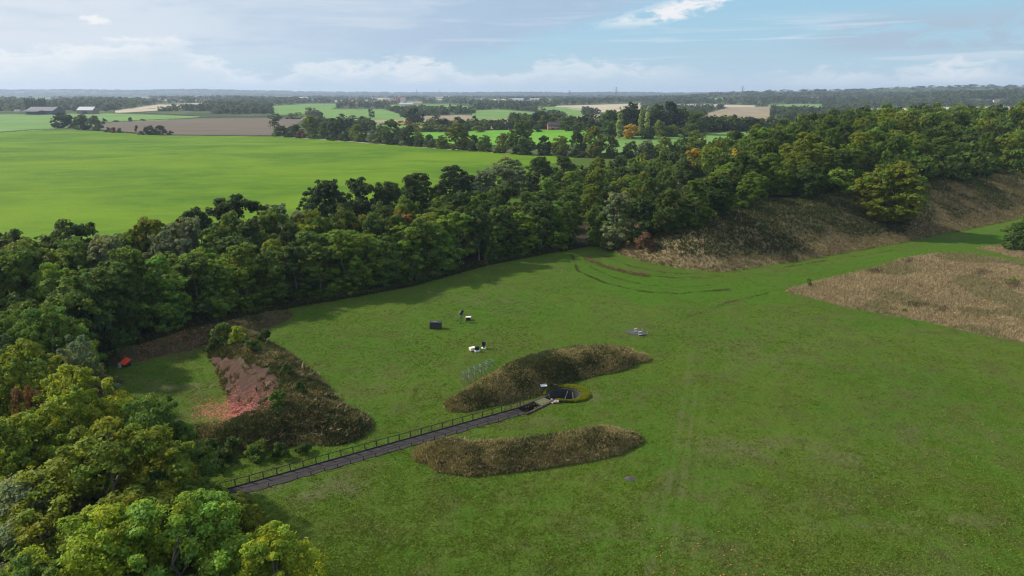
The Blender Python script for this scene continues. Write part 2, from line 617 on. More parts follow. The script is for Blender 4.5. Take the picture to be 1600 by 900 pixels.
# ------------------------------------------------------------------ the ground
def axis(lo, hi, step, far_lo, far_hi, growth=1.1, cap=400, extra=()):
    mid = list(np.arange(lo, hi + 1e-6, step))
    for a, b, s in extra:
        mid = [v for v in mid if not (a < v < b)] + list(np.arange(a, b + 1e-6, s))
    mid = sorted(set(np.round(mid, 4)))
    right, v, s = [], mid[-1], step
    while v < far_hi:
        s = min(s * growth, cap)
        v += s
        right.append(v)
    left, v, s = [], mid[0], step
    while v > far_lo:
        s = min(s * growth, cap)
        v -= s
        left.append(v)
    return np.array(left[::-1] + mid + right)


# the trap pit and its sunk entrance
PIT_C = pixz(882, 617, 0)
PIT_RX, PIT_RY = 2.95, 2.5
PATH_L = [pixz(*p, 0) for p in ((330, 775), (352, 769), (840, 631))]
PATH_A = pixz(333, 779, 0)
PATH_B = pixz(846, 634, 0)
pd = (PATH_B - PATH_A)[:2]
PLEN = float(np.hypot(*pd))
pd = pd / PLEN
pn = np.array([-pd[1], pd[0]])              # to the far side
PATH_W = 2.25
TR_LEN = 4.0                                 # sunk length at the path's end
TR_A = PATH_A[:2] + pd * (PLEN - TR_LEN)
TR_B = PIT_C[:2] - pd * (PIT_RX - 0.2)


def trench_poly(w0, w1):
    a, b = TR_A, TR_B
    d = (b - a) / np.hypot(*(b - a))
    n = np.array([-d[1], d[0]])
    return [tuple(a + n * w0), tuple(b + n * w1), tuple(b - n * w1), tuple(a - n * w0)]


TRENCH = trench_poly(1.25, 0.9)


def inpit(x, y, g=0.0):
    return ((x - PIT_C[0]) / (PIT_RX + g)) ** 2 + ((y - PIT_C[1]) / (PIT_RY + g)) ** 2 < 1


BELT_FRONT = [tuple(pixz(a, b, 0)[:2]) for a, b in ((150, 556), (300, 512), (450, 480), (560, 461), (640, 446), (760, 413), (860, 394), (918, 384))]
LEFT_WOOD = [(-20, 20), (-28, 50), tuple(pixz(300, 740, 0)[:2]), tuple(pixz(235, 668, 0)[:2]), tuple(pixz(185, 610, 0)[:2]), BELT_FRONT[0]]
BELT_POLY = BELT_FRONT + [(30, 262), (60, 380), (10, 300), (-70, 226), (-130, 190), (-230, 110), (-230, 20)] + LEFT_WOOD[:-1]
# pixel outlines of the rough grass
DRY_FIELD_PX = [(1226, 455), (1263, 443), (1330, 428), (1420, 402), (1470, 396), (1520, 398), (1560, 404), (1640, 420), (1760, 600), (1600, 536), (1540, 524), (1450, 503), (1330, 482)]
DRY_STRIP_PX = [(1524, 388), (1575, 383), (1640, 392), (1700, 420), (1600, 406), (1560, 396)]


def build_ground():
    px_, py_ = PIT_C[0], PIT_C[1]
    xs = axis(-125, 215, 0.55, -16500, 16500, 1.09, 190, ((round(px_ - 14, 1), round(px_ + 6, 1), 0.22),))
    ys = axis(58, 300, 0.55, -900, 16500, 1.09, 190, ((round(py_ - 8, 1), round(py_ + 6, 1), 0.22),))
    X, Y = np.meshgrid(xs, ys)
    Z = H_base(X, Y)
    nx, ny = len(xs), len(ys)
    x, y, z = X.ravel(), Y.ravel(), Z.ravel()
    px, py = project(x, y, z)
    okp = (y > 40) & (np.hypot(x, y) < 620)
    jit = (vnoise(x, y, 5, 31, 3) - 0.5)
    jx, jy = px + jit * 26, py + (vnoise(x, y, 5, 37, 3) - 0.5) * 12
    dry = np.zeros(len(x))
    worn = np.zeros(len(x))
    rut = np.zeros(len(x))
    lush = np.zeros(len(x))
    wood = np.zeros(len(x))
    fx, fy = px + jit * 6, py + jit * 3
    dry[okp & (inpoly(fx, fy, DRY_FIELD_PX) | inpoly(fx, fy, DRY_STRIP_PX))] = 1
    # bank: rough grass from its foot up
    hm = (x > 20) & (x < 620) & (y > 180) & (y < 800)
    hd = np.zeros(len(x))
    ins = inpoly(x[hm], y[hm], HILL)
    hd[hm] = np.where(ins, polydist(x[hm], y[hm], HILL, True), 0)
    dry = np.maximum(dry, sstep(0.0, 1.0, hd))
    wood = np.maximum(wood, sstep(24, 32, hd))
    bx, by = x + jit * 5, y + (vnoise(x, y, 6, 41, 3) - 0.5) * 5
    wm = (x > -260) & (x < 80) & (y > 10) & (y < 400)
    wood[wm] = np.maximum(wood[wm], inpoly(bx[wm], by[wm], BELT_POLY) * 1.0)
    # worn, greyish patches of the lawn (pixel ellipses)
    for cx, cy, rx, ry, a in ((270, 603, 75, 15, 1.0), (500, 765, 120, 22, 0.8), (1190, 700, 150, 22, 0.55), (1330, 715, 90, 12, 0.6), (1430, 815, 130, 20, 0.55),
                              (1500, 690, 110, 60, 0.35), (1290, 800, 140, 40, 0.25), (985, 749, 10, 4, 1.3), (930, 620, 40, 17, 0.75), (760, 470, 90, 16, 0.3),
                              (870, 660, 60, 10, 0.55), (590, 590, 40, 22, 0.25), (250, 655, 60, 10, 0.9), (1180, 560, 120, 40, 0.3), (1000, 850, 200, 40, 0.2)):
        worn = np.maximum(worn, a * np.where(okp, sstep(1.25, 0.35, np.hypot((jx - cx) / rx, (jy - cy) / ry)), 0))
    # lush, freshly mown strip round the bank's foot
    LUSH = [(880, 400), (930, 400), (1000, 425), (1130, 440), (1260, 420), (1440, 385), (1600, 350), (1640, 370), (1560, 392), (1440, 396), (1330, 425), (1225, 452), (1240, 470), (1000, 480), (900, 440)]
    ssd = lambda P_: polydist(px[okp], py[okp] * 2, [(a, b * 2) for a, b in P_], True) * np.where(inpoly(px[okp], py[okp], P_), 1, -1)
    lush[okp] = sstep(-22, 30, ssd(LUSH) + jit[okp] * 60)
    LUSH2 = [(620, 480), (900, 420), (980, 470), (960, 500), (760, 520), (600, 570), (560, 560)]
    lush[okp] = np.maximum(lush[okp], 0.4 * sstep(-60, 60, ssd(LUSH2) + jit[okp] * 90))
    lush = np.where(okp, lush, 0)
    # wheel lines and ruts
    global RUTS
    RUTS = [(((1012, 895), (1040, 780), (1058, 690), (1072, 610), (1080, 545)), 0.38, 0.5), (((1048, 895), (1062, 790), (1076, 690), (1088, 600)), 0.38, 0.45),
             (((1086, 895), (1090, 790), (1094, 700), (1099, 620)), 0.4, 0.35), (((1120, 895), (1118, 790), (1114, 700)), 0.4, 0.16),
             (((985, 895), (1015, 800), (1040, 720)), 0.4, 0.16),
             (((895, 398), (905, 424), (945, 442), (1005, 456), (1060, 460), (1138, 453)), 0.8, 1.2), (((908, 398), (920, 420), (960, 436), (1010, 449), (1060, 452), (1110, 449)), 0.6, 0.7),
             (((918, 402), (950, 419), (1000, 431), (1060, 437), (1120, 434)), 0.7, 0.9), (((940, 400), (985, 420), (1040, 430), (1100, 432)), 0.6, 0.5),
             (((1070, 497), (1100, 486), (1140, 472), (1200, 458)), 0.4, 0.8), (((1230, 418), (1290, 407)), 0.5, 1.0), (((1300, 405), (1405, 390)), 0.4, 0.7),
             (((1180, 436), (1300, 420), (1420, 395)), 0.5, 0.4),
             (((640, 640), (560, 655), (600, 690)), 0.4, 0.3)]
    for ri, (pl, wd, a) in enumerate(RUTS):
        w = [pixz(p[0], p[1], 0) for p in pl]
        q = okp & (py > 380) & (x > -30) & (x < 110)
        d = polydist(x[q] + jit[q] * 0.7, y[q], w)
        if ri < 5:                             # pale, pressed wheel lines
            worn[q] = np.maximum(worn[q], a * 1.0 * sstep(wd * 1.5, wd * 0.3, d))
            continue
        rut[q] = np.maximum(rut[q], a * .75 * sstep(wd * 1.3, wd * 0.3, d) * sstep(.25, .6, vnoise(x[q], y[q], 1.6, 57, 2)))
    far = sstep(500, 700, np.hypot(x, y))
    # small unevenness of the turf
    zz = z + np.where(okp & (hd < 1), (vnoise(x, y, 2.2, 51, 3) - 0.5) * 0.12, 0)
    idx = np.arange(nx * ny).reshape(ny, nx)
    f = np.stack([idx[:-1, :-1], idx[:-1, 1:], idx[1:, 1:], idx[1:, :-1]], -1).reshape(-1, 4)
    cx, cy = x[f].mean(1), y[f].mean(1)
    keep = ~(inpit(cx, cy) | inpoly(cx, cy, TRENCH))
    f = f[keep]
    one = np.ones(len(x))
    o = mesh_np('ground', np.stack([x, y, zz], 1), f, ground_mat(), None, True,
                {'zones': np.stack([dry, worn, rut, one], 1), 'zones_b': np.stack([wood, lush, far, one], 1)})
    tag(o, kind='structure')


build_ground()


# mounds stand on the ground as earthworks of their own
def mound_mat():
    m, t, out = new_mat('mound_soil_and_grass')
    tc = t.n('ShaderNodeTexCoord')
    P = tc.outputs['Object']
    z = t.n('ShaderNodeVertexColor', layer_name='zones')
    s = t.n('ShaderNodeSeparateColor')
    t.l(z.outputs['Color'], s.inputs[0])
    bare, shard, _ = s.outputs
    fine = t.noise(P, 1.3, 6, 0.7)
    mid = t.noise(P, 0.3, 4, 0.6)
    g = t.mix(t.ss(mid, 0.35, 0.65), (0.085, 0.070, 0.036), (0.052, 0.062, 0.022))
    g = t.mix(t.ss(fine, 0.4, 0.7), g, (0.13, 0.105, 0.06))
    e = t.mix(t.ss(fine, 0.3, 0.7), (0.062, 0.031, 0.021), (0.102, 0.058, 0.040))
    e = t.mix(t.m('MULTIPLY', t.ss(mid, 0.35, 0.6), 0.5), e, (0.048, 0.030, 0.024))
    vor = t.n('ShaderNodeTexNoise', i_Scale=3.2, i_Detail=3.0, i_Roughness=0.8)
    t.l(P, vor.inputs['Vector'])
    e = t.mix(t.m('MULTIPLY', shard, t.m('MULTIPLY', t.ss(vor.outputs[0], 0.52, 0.70), 0.7), clamp=True), e, (0.42, 0.085, 0.065))
    c = t.mix(bare, g, e)
    b = t.n('ShaderNodeBsdfPrincipled', i_Roughness=0.9)
    b.inputs['Specular IOR Level'].default_value = 0.1
    t.l(c, b.inputs['Base Color'])
    bp = t.n('ShaderNodeBump', i_Strength=0.7, i_Distance=0.5)
    t.l(fine, bp.inputs['Height'])
    t.l(bp.outputs[0], b.inputs['Normal'])
    t.l(b.outputs[0], out.inputs[0])
    return m


BARE_PX = [(322, 556), (338, 548), (372, 556), (405, 570), (432, 585), (440, 612), (420, 636), (395, 646), (345, 660), (312, 658), (318, 640), (348, 622), (352, 600), (340, 572)]
SHARD_PX = [(300, 636), (350, 622), (420, 608), (446, 618), (400, 648), (345, 672), (305, 662)]


def build_mounds():
    mat = mound_mat()
    for name, nm in (('upper', 'grass_mound'), ('lower', 'grass_mound'), ('left', 'earth_mound'), ('back', 'earth_bank')):
        pts = np.array([p for c, v in RIDGES[name] for p in c])
        lo, hi = pts.min(0) - 9.5, pts.max(0) + 9.5
        xs, ys = np.arange(lo[0], hi[0], 0.4), np.arange(lo[1], hi[1], 0.4)
        X, Y = np.meshgrid(xs, ys)
        Z = ridge_h(name, X, Y)
        x, y, z = X.ravel(), Y.ravel(), Z.ravel()
        idx = np.arange(len(x)).reshape(X.shape)
        f = np.stack([idx[:-1, :-1], idx[:-1, 1:], idx[1:, 1:], idx[1:, :-1]], -1).reshape(-1, 4)
        keep = (z[f].max(1) > 0.05)
        f = f[keep]
        used = np.unique(f)
        re = np.full(len(x), -1)
        re[used] = np.arange(len(used))
        f = re[f]
        x, y, z = x[used], y[used], z[used]
        px, py = project(x, y, z)
        j = (vnoise(x, y, 2.5, 61, 3) - 0.5)
        bare = np.zeros(len(x))
        sh = np.zeros(len(x))
        if name == 'left':
            sd = lambda P_: polydist(px, py, P_, True) * np.where(inpoly(px, py, P_), 1, -1)
            bare = sstep(-9, 9, sd(BARE_PX) + j * 34)
            sh = sstep(-12, 14, sd(SHARD_PX) + j * 40)
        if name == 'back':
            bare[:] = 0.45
        o = mesh_np(nm, np.stack([x, y, z - 0.12], 1), f, mat, None, True,
                    {'zones': np.stack([bare, sh, sh * 0, sh * 0 + 1], 1)})
        tag(o, kind='structure')


build_mounds()


# ------------------------------------------------------------------ fields of the far country: sheets on the terrain
def strip_field(name, top, bot, mat, lift=0.12, n=60, m=14):
    """a field between two photo outlines, laid on the terrain where they fall"""
    tx = [p[0] for p in top]
    bx = [p[0] for p in bot]
    x0, x1 = max(tx[0], bx[0]), min(tx[-1], bx[-1])
    v = []
    for i in range(n + 1):
        s = i / n
        xt = tx[0] + (tx[-1] - tx[0]) * s
        xb = bx[0] + (bx[-1] - bx[0]) * s
        yt = np.interp(xt, tx, [p[1] for p in top])
        yb = np.interp(xb, bx, [p[1] for p in bot])
        a, b = pix(xt, yt), pix(xb, yb)
        for k in range(m + 1):
            q = k / m
            # even steps in distance
            p = a + (b - a) * q
            z = float(H_base(np.array([p[0]]), np.array([p[1]]))[0]) + lift
            v.append((p[0], p[1], z))
    f = []
    for i in range(n):
        for k in range(m):
            a = i * (m + 1) + k
            f.append((a, a + 1, a + m + 2, a + m + 1))
    o = mesh_np(name, v, f, mat, None, True)
    tag(o, kind='structure')
    return o


M_CROP = field_mat('bright_crop', (0.062, 0.136, 0.005), (0.128, 0.212, 0.008), 0.010, (0.8, 1.2, 1), 1.0, 0.8)
M_PASTURE = field_mat('pasture', (0.11, 0.20, 0.045), (0.15, 0.25, 0.06), 0.01)
M_PLOUGH = field_mat('ploughed_soil', (0.110, 0.086, 0.060), (0.155, 0.122, 0.088), 0.02, (0.3, 2.5, 1))
M_STUBBLE = field_mat('stubble', (0.34, 0.27, 0.19), (0.46, 0.38, 0.27), 0.012, (0.4, 2, 1))
M_ROUGH = field_mat('rough_pasture', (0.20, 0.155, 0.095), (0.30, 0.235, 0.15), 0.012)
M_GREEN = field_mat('green_meadow', (0.10, 0.25, 0.02), (0.14, 0.30, 0.03), 0.02)

CROP_TOP = [(-120, 216), (0, 207), (110, 203), (200, 208), (250, 212), (430, 213.5), (600, 226), (780, 239), (900, 244)]
CROP_BOT = [(-120, 430), (0, 430), (200, 425), (400, 400), (560, 352), (700, 325), (800, 285), (860, 256), (905, 246)]
strip_field('field', CROP_TOP, CROP_BOT, M_CROP, 0.06, 90, 40)
FIELDS = [
    ([(-60, 180), (160, 177), (310, 182)], [(-60, 213), (112, 201), (312, 183)], M_PASTURE),
    ([(158, 193), (300, 185.5), (478, 184)], [(160, 203), (252, 211), (436, 212.5)], M_PLOUGH),
    ([(180, 173), (250, 163), (318, 161)], [(180, 177), (260, 172), (330, 166)], M_STUBBLE),
    ([(425, 166), (490, 162), (528, 162)], [(430, 180), (500, 178), (528, 166)], M_PASTURE),
    ([(500, 171), (600, 171), (625, 179)], [(470, 186), (570, 188), (640, 187)], M_PASTURE),
    ([(610, 164), (700, 163), (750, 168)], [(610, 171), (700, 171), (740, 174)], M_PASTURE),
    ([(470, 186), (560, 188), (700, 186)], [(478, 196), (560, 199), (700, 200)], M_ROUGH),
    ([(655, 182), (720, 180), (800, 184)], [(655, 194), (720, 195), (800, 195)], M_ROUGH),
    ([(740, 173), (780, 171.5), (840, 176)], [(735, 186), (800, 186), (860, 192)], M_PASTURE),
    ([(690, 194), (750, 191), (800, 190)], [(690, 201), (750, 202), (800, 202)], M_ROUGH),
    ([(838, 168), (880, 167), (910, 170)], [(838, 175), (880, 182), (915, 184)], M_PASTURE),
    ([(868, 165.5), (930, 164), (1003, 161.5)], [(868, 168), (940, 176), (1003, 176)], M_STUBBLE),
    ([(880, 184), (920, 181), (960, 176)], [(880, 198), (920, 199), (960, 198)], M_ROUGH),
    ([(720, 206), (800, 203.5), (935, 204)], [(690, 226), (800, 228), (930, 226)], M_GREEN),
    ([(945, 218), (1030, 212), (1200, 206)], [(940, 240), (1030, 238), (1200, 236)], M_PASTURE),
    ([(640, 205), (680, 207), (720, 209)], [(640, 216), (680, 218), (720, 220)], M_GREEN),
    ([(580, 194), (620, 193), (660, 200)], [(580, 208), (620, 210), (660, 212)], M_PASTURE),
    ([(1040, 163), (1100, 163), (1180, 165)], [(1040, 167), (1100, 168), (1180, 168)], M_STUBBLE),
    ([(1100, 179), (1140, 168), (1205, 167)], [(1095, 200), (1150, 200), (1210, 198)], M_ROUGH),
    ([(1200, 164), (1240, 163), (1285, 163.5)], [(1200, 169), (1240, 172), (1285, 172)], M_PASTURE),
    ([(1340, 171), (1450, 168), (1580, 167)], [(1340, 182), (1450, 184), (1600, 182)], M_STUBBLE),
    ([(1500, 156.5), (1540, 156), (1580, 156.5)], [(1500, 158.5), (1540, 159), (1580, 159)], M_PASTURE),
    ([(0, 153), (40, 152), (80, 153)], [(0, 156), (40, 156), (80, 156)], M_PASTURE),
    ([(560, 160), (600, 159), (660, 159)], [(560, 162.5), (600, 162), (660, 162)], M_ROUGH),
]
for k in range(22):
    fx, fy = random.uniform(0, 1240), random.uniform(151.5, 160)
    fw, fh = random.uniform(25, 80), random.uniform(.8, 2.0)
    FIELDS.append(([(fx, fy), (fx + fw * .5, fy - .5), (fx + fw, fy)], [(fx, fy + fh), (fx + fw * .5, fy + fh * 1.1), (fx + fw, fy + fh)], [M_PASTURE, M_STUBBLE, M_ROUGH][k % 3]))
for k, (top, bot, mat) in enumerate(FIELDS):
    strip_field('field', top, bot, mat, 0.14 + 0.03 * k, 24, 8)


def in_field(px, py, grow=0.0):
    for top, bot, _ in FIELDS + [(CROP_TOP, CROP_BOT, None)]:
        yt = np.interp(px, [p[0] for p in top], [p[1] for p in top], left=1e9)
        yb = np.interp(px, [p[0] for p in bot], [p[1] for p in bot], right=-1e9)
        if yt - grow < py < yb + grow * 0.3 and top[0][0] < px < top[-1][0]:
            return True
    return False


# a margin of bleached grass along the crop's far edge
def edge_margin():
    v, f = [], []
    pts = [(430, 213.4), (520, 219.5), (600, 226), (700, 233), (780, 239), (900, 244)]
    for i, s in enumerate(np.linspace(0, 1, 60)):
        x = 430 + 470 * s
        y = np.interp(x, [p[0] for p in pts], [p[1] for p in pts])
        c = pix(x, y)
        w = 2.2 + 1.2 * math.sin(i * 1.7) * math.sin(i * 0.6)
        v += [(c[0], c[1] - w, 0.10), (c[0], c[1] + w + 1, 0.10)]
    for i in range(59):
        f.append((2 * i, 2 * i + 2, 2 * i + 3, 2 * i + 1))
    tag(mesh_np('grass_margin', v, f, M_STUBBLE), kind='structure')


edge_margin()


# ------------------------------------------------------------------ foliage meshes
def cards(P, N, size, g, fold=0.25, aspect=0.62):
    """leaf sprays: folded diamonds at P facing N"""
    n = len(P)
    t = g.normal(size=(n, 3))
    t -= (t * N).sum(1)[:, None] * N
    t /= np.linalg.norm(t, axis=1)[:, None] + 1e-9
    b = np.cross(N, t)
    s = np.asarray(size).reshape(-1, 1) * np.ones((n, 1))
    v = np.stack([P - t * s, P + b * s * aspect - N * s * fold, P + t * s, P - b * s * aspect - N * s * fold], 1)
    f = np.arange(n * 4).reshape(n, 4)
    return v.reshape(-1, 3), f


def unit(v):
    return v / (np.linalg.norm(v, axis=-1, keepdims=True) + 1e-9)


PROFILES = {
    'oak': (0.06, lambda t: np.sin(np.pi * np.clip(0.16 + 0.84 * t, 0, 1)) ** 0.55),
    'ash': (0.02, lambda t: np.sin(np.pi * np.clip(0.24 + 0.73 * t, 0, 1)) ** 0.6 * (1 - 0.12 * t)),
    'pole': (0.22, lambda t: np.sin(np.pi * np.clip(0.16 + 0.80 * t, 0, 1)) ** 0.6),
    'shrub': (0.0, lambda t: np.sqrt(np.clip(1 - (t * 0.98) ** 2, 0, 1)) * (0.85 + 0.15 * np.cos(3 * t))),
    'poplar': (0.05, lambda t: np.sin(np.pi * np.clip(0.1 + 0.88 * t, 0, 1)) ** 0.6 * (1 - 0.35 * t)),
    'conifer': (0.06, lambda t: (1 - t) ** 0.8 * 0.95 + 0.05),
}


def crown(kind, h, r, puffs, per, leaf, seed, puff_r):
    g = np.random.default_rng(seed)
    base, prof = PROFILES[kind]
    L = {'oak': 24, 'ash': 30, 'pole': 20, 'shrub': 9, 'poplar': 34, 'conifer': 30}[kind]
    t = g.random(L * 4) ** 1.05 * (0.90 if kind in ('oak', 'ash', 'pole') else 1.0)
    R_ = r * prof(t)
    keep = g.random(len(t)) < (0.2 + 0.8 * R_ / r)
    t, R_ = t[keep][:L], R_[keep][:L]
    n = len(t)
    ang = np.arange(n) * 2.4 + g.random(n) * 0.9
    rl = np.minimum(r * g.uniform(0.30, 0.54, n), R_ * 0.7 + 0.2 * r) if kind not in ('poplar', 'conifer') else R_ * 0.7 + .2
    rad = np.maximum(R_ - rl * 0.9, 0) * g.uniform(0.75, 1.1, n)
    zc = h * (base + (0.97 - base) * t)
    zc = np.minimum(zc, h - rl * 0.75)
    if kind not in ('poplar', 'conifer'):
        od = np.argsort(zc)
        for a, b in zip(od[:-1], od[1:]):        # no lobe floats free above the rest
            zc[b] = min(zc[b], zc[a] + 0.45 * rl[b])
        top2 = od[-3:]
        rl[top2] = np.maximum(rl[top2], 0.42 * r)
        zc = zc + np.clip(h - rl[od[-1]] * .8 - zc[od[-1]], 0, None) * (zc / zc.max())
    LC = np.stack([rad * np.cos(ang), rad * np.sin(ang), zc], 1)
    li = g.choice(n, puffs, p=rl ** 2 / (rl ** 2).sum())
    dd = unit(g.normal(size=(puffs, 3)) + 0.55 * unit(LC[li] - np.array([0, 0, h * .4])) + np.array([0, 0, .25]))
    C = LC[li] + dd * (rl[li] * g.uniform(.50, 1.10, puffs))[:, None] * np.array([1, 1, .82])
    C[:, 2] = np.clip(C[:, 2], h * base, h)
    n = puffs
    pr = puff_r * (0.5 + 0.95 * g.random(n) ** 1.5)
    out = unit(C - np.array([0, 0, h * 0.45]))
    ptint = 0.74 + 0.40 * g.random((n, 1)) + 0.22 * (hash2(li, li * 0 + seed, 3)[:, None] - .3)
    pw = g.normal(size=(n, 1)) * 0.09
    ptint3 = np.concatenate([ptint * (1 + pw), ptint, ptint * (1 - pw)], 1)
    d = unit(g.normal(size=(n, per, 3)) + out[:, None] * 0.7 + np.array([0, 0, 0.35]))
    rr = pr[:, None] * (0.35 + 0.85 * g.random((n, per)) ** 0.8)
    P = C[:, None] + d * rr[..., None] * np.array([1, 1, 0.72])
    N = unit(d + g.normal(size=d.shape) * 0.45 + np.array([0, 0, 0.15]))
    P, N = P.reshape(-1, 3), N.reshape(-1, 3)
    T = np.repeat(ptint3, per, 0) * (0.86 + 0.28 * g.random((n * per, 1)))
    ok = P[:, 2] > 0.05
    P, N, T = P[ok], N[ok], T[ok]
    v, f = cards(P, N, leaf * (0.65 + 0.7 * g.random(len(P))), g)
    return v, f, np.repeat(T, 4, 0), C


def trunk_mb(h, r, C, seed, limbs=7, top=0.62):
    g = random.Random(seed)
    mb = MB()
    bend = [(g.uniform(-.04, .04) * h * k / 4, g.uniform(-.04, .04) * h * k / 4, h * top * k / 4) for k in range(5)]
    bend[0] = (0, 0, -0.5)
    r0 = (0.018 * h + 0.02 * r) * (0.45 if r < 5.2 else 0.8)
    mb.tube(bend, [r0 * 1.25, r0, r0 * .8, r0 * .6, r0 * .35], 7)
    C = sorted([tuple(c) for c in C], key=lambda c: -c[2])
    step = max(1, len(C) // limbs)
    for i in range(0, len(C), step):
        c = C[i]
        zb = max(0.12 * h, min(c[2] - 0.18 * h, h * top))
        k = min(zb / (h * top), 1) * 4
        a = bend[min(int(k), 4)]
        a = (a[0], a[1], zb)
        mid = (a[0] * .4 + c[0] * .6, a[1] * .4 + c[1] * .6, a[2] * .35 + c[2] * .65 - .3)
        mb.tube([a, mid, c], [r0 * .38, r0 * .24, r0 * .08], 5)
    return mb


VARIANTS = {}


def make_variant(key, kind, h, r, puffs, per, leaf, puff_r, n, bark=BARK, top=0.62, limbs=7):
    VARIANTS[key] = []
    for i in range(n):
        seed = sum(map(ord, key)) * 31 + i * 7
        v, f, T, C = crown(kind, h, r, puffs, per, leaf, seed, puff_r)
        cm = mesh_np('crown', v, f, LEAF, attrs={'tint': T}, link=False)
        tb = trunk_mb(h, r, C, seed, limbs, top)
        tm = mesh_np('trunk', tb.v, tb.f, bark, link=False)
        VARIANTS[key].append((cm, tm, h, r))


make_variant('oak', 'oak', 16, 7, 330, 66, 0.31, 0.95, 6)
make_variant('ash', 'ash', 17, 4.6, 260, 62, 0.28, 0.82, 6, PALE_BARK, 0.7)
make_variant('pole', 'pole', 17, 4.4, 150, 70, 0.29, 0.85, 3, PALE_BARK, 0.75, 10)
make_variant('shrub', 'shrub', 4, 2.6, 46, 70, 0.24, 0.75, 4, BARK, 0.4, 4)
make_variant('poplar', 'poplar', 24, 2.3, 190, 50, 0.36, 0.7, 2, PALE_BARK, 0.8)
make_variant('conifer', 'conifer', 20, 3.6, 110, 60, 0.42, 0.95, 2, BARK, 0.9)
make_variant('near', 'oak', 16, 7.5, 430, 125, 0.19, 0.85, 3, BARK, 0.66, 16)
make_variant('willow', 'ash', 15, 5, 170, 130, 0.20, 1.0, 2, PALE_BARK, 0.7, 9)

TINT = {
    'dark green': (0.058, 0.091, 0.021), 'mid green': (0.091, 0.145, 0.025), 'bright green': (0.131, 0.207, 0.028),
    'olive green': (0.140, 0.178, 0.021), 'grey green': (0.145, 0.179, 0.086), 'yellow green': (0.188, 0.240, 0.022), 'pale green': (0.317, 0.373, 0.117),
    'golden yellow': (0.373, 0.276, 0.028), 'orange brown': (0.205, 0.125, 0.028), 'russet brown': (0.159, 0.086, 0.047), 'blackish green': (0.037, 0.061, 0.019),
}
TREES = []      # records; the largest in view become things, the rest one far-off mass


def add_tree(x, y, h, r, kind, tint, region, z=None, priority=0, label=None, row=None):
    z = float(H_base(np.array([x]), np.array([y]))[0]) if z is None else z
    px, py = project(x, y, z + h * 0.6)
    TREES.append(dict(x=float(x), y=float(y), z=z, h=h, r=r, kind=kind, tint=tint, region=region, px=float(px), py=float(py),
                      size=h / math.hypot(x, y) * 1000 + priority, label=label, row=row))


def free(x, y, rad):
    for t in TREES:
        if (t['x'] - x) ** 2 + (t['y'] - y) ** 2 < rad * rad:
            return False
    return True


def pick(ws):
    ks = list(ws)
    return random.choices(ks, [ws[k] for k in ks])[0]


# trees placed by their top in the photo and their height
def by_top(px, py, h, r, kind, tint, region, label=None):
    p = pixz(px, py, h)
    add_tree(p[0], p[1], h, r, kind, tint, region, label=label, priority=100)


NEARW = 'near wood'
for a in [
    (165, 684, 17, 9.0, 'near', 'olive green', 'large broad olive green tree left of the footpath end'),
    (110, 806, 15, 7.0, 'near', 'yellow green', 'yellow green crown filling the bottom left corner'),
    (262, 796, 15, 7.4, 'near', 'bright green', 'fresh green crown at the bottom edge below the broad olive tree'),
    (420, 842, 12, 5.5, 'near', 'yellow green', 'rightmost yellow green crown at the bottom edge, below the footpath end'),
    (300, 760, 11, 4.5, 'near', 'mid green', 'low green crown hiding the lower end of the footpath'),
    (362, 778, 8, 3.4, 'near', 'olive green', 'small leafy tree beside the lower end of the footpath'),
    (20, 868, 15, 6.5, 'near', 'mid green', 'mid green crown cut by the left edge near the bottom corner'),
    (95, 588, 17, 7.6, 'near', 'yellow green', 'tall yellow green tree left of the sunk grass floor'),
    (20, 545, 18, 7.0, 'near', 'olive green', 'olive tree at the left edge behind the tall yellow green one'),
    (205, 626, 15, 6.0, 'near', 'mid green', 'round dark topped green tree at the edge of the sunk grass floor'),
    (258, 672, 10, 4.6, 'near', 'mid green', 'low bushy green tree below the sunk grass floor'),
    (25, 650, 16, 6.6, 'near', 'olive green', 'olive green tree at the left edge above the broad olive crown'),
    (40, 745, 13, 5.0, 'willow', 'grey green', 'pale grey green tree at the left edge behind the broad olive crown'),
    (112, 526, 16, 4.4, 'willow', 'grey green', 'pale grey green feathery tree left of the orange lid'),
    (146, 560, 12, 2.6, 'willow', 'grey green', 'smaller grey green tree nearest the orange lid'),
    (36, 612, 15, 2.6, 'near', 'russet brown', 'small reddish brown tinged tree among the yellow green crowns'),
    (70, 484, 17, 6.6, 'near', 'mid green', 'rounded green tree at the left edge above the grey green feathery tree'),
    (80, 436, 18, 8.2, 'oak', 'mid green', 'broad domed green tree in the middle of the left edge'),
    (15, 395, 19, 7, 'oak', 'mid green', 'mid green tree at the left edge just under the bright crop'),
    (122, 458, 15, 5.5, 'oak', 'blackish green', 'blackish green tree in the shade right of the domed green tree'),
]:
    by_top(a[0], a[1], a[2], a[3], a[4], a[5], NEARW, a[6])

# back row of the belt, seen against the bright crop
for a in [(2, 362, 20, 6.5, 'dark green'), (52, 378, 19, 6, 'olive green'), (105, 347, 20, 7, 'dark green'), (160, 370, 19, 5.5, 'grey green'), (185, 392, 18, 5, 'mid green'),
          (226, 341, 20, 6, 'olive green'), (262, 352, 19, 5, 'grey green'), (306, 328, 20, 6, 'blackish green'), (368, 310, 21, 8, 'blackish green'), (425, 322, 18, 5.5, 'grey green'),
          (462, 330, 17, 5.5, 'grey green'), (505, 284, 21, 7, 'blackish green'), (555, 278, 21, 7, 'blackish green'), (605, 286, 19, 7, 'dark green'), (652, 272, 20, 7.5, 'dark green'),
          (708, 261, 20, 7.5, 'blackish green'), (752, 268, 18, 6, 'grey green'), (792, 247, 19, 8, 'grey green'), (842, 246, 18, 7, 'dark green'), (882, 246, 17, 6.5, 'dark green')]:
    by_top(a[0], a[1], a[2], a[3] * 1.28, 'oak', a[4], 'belt back')

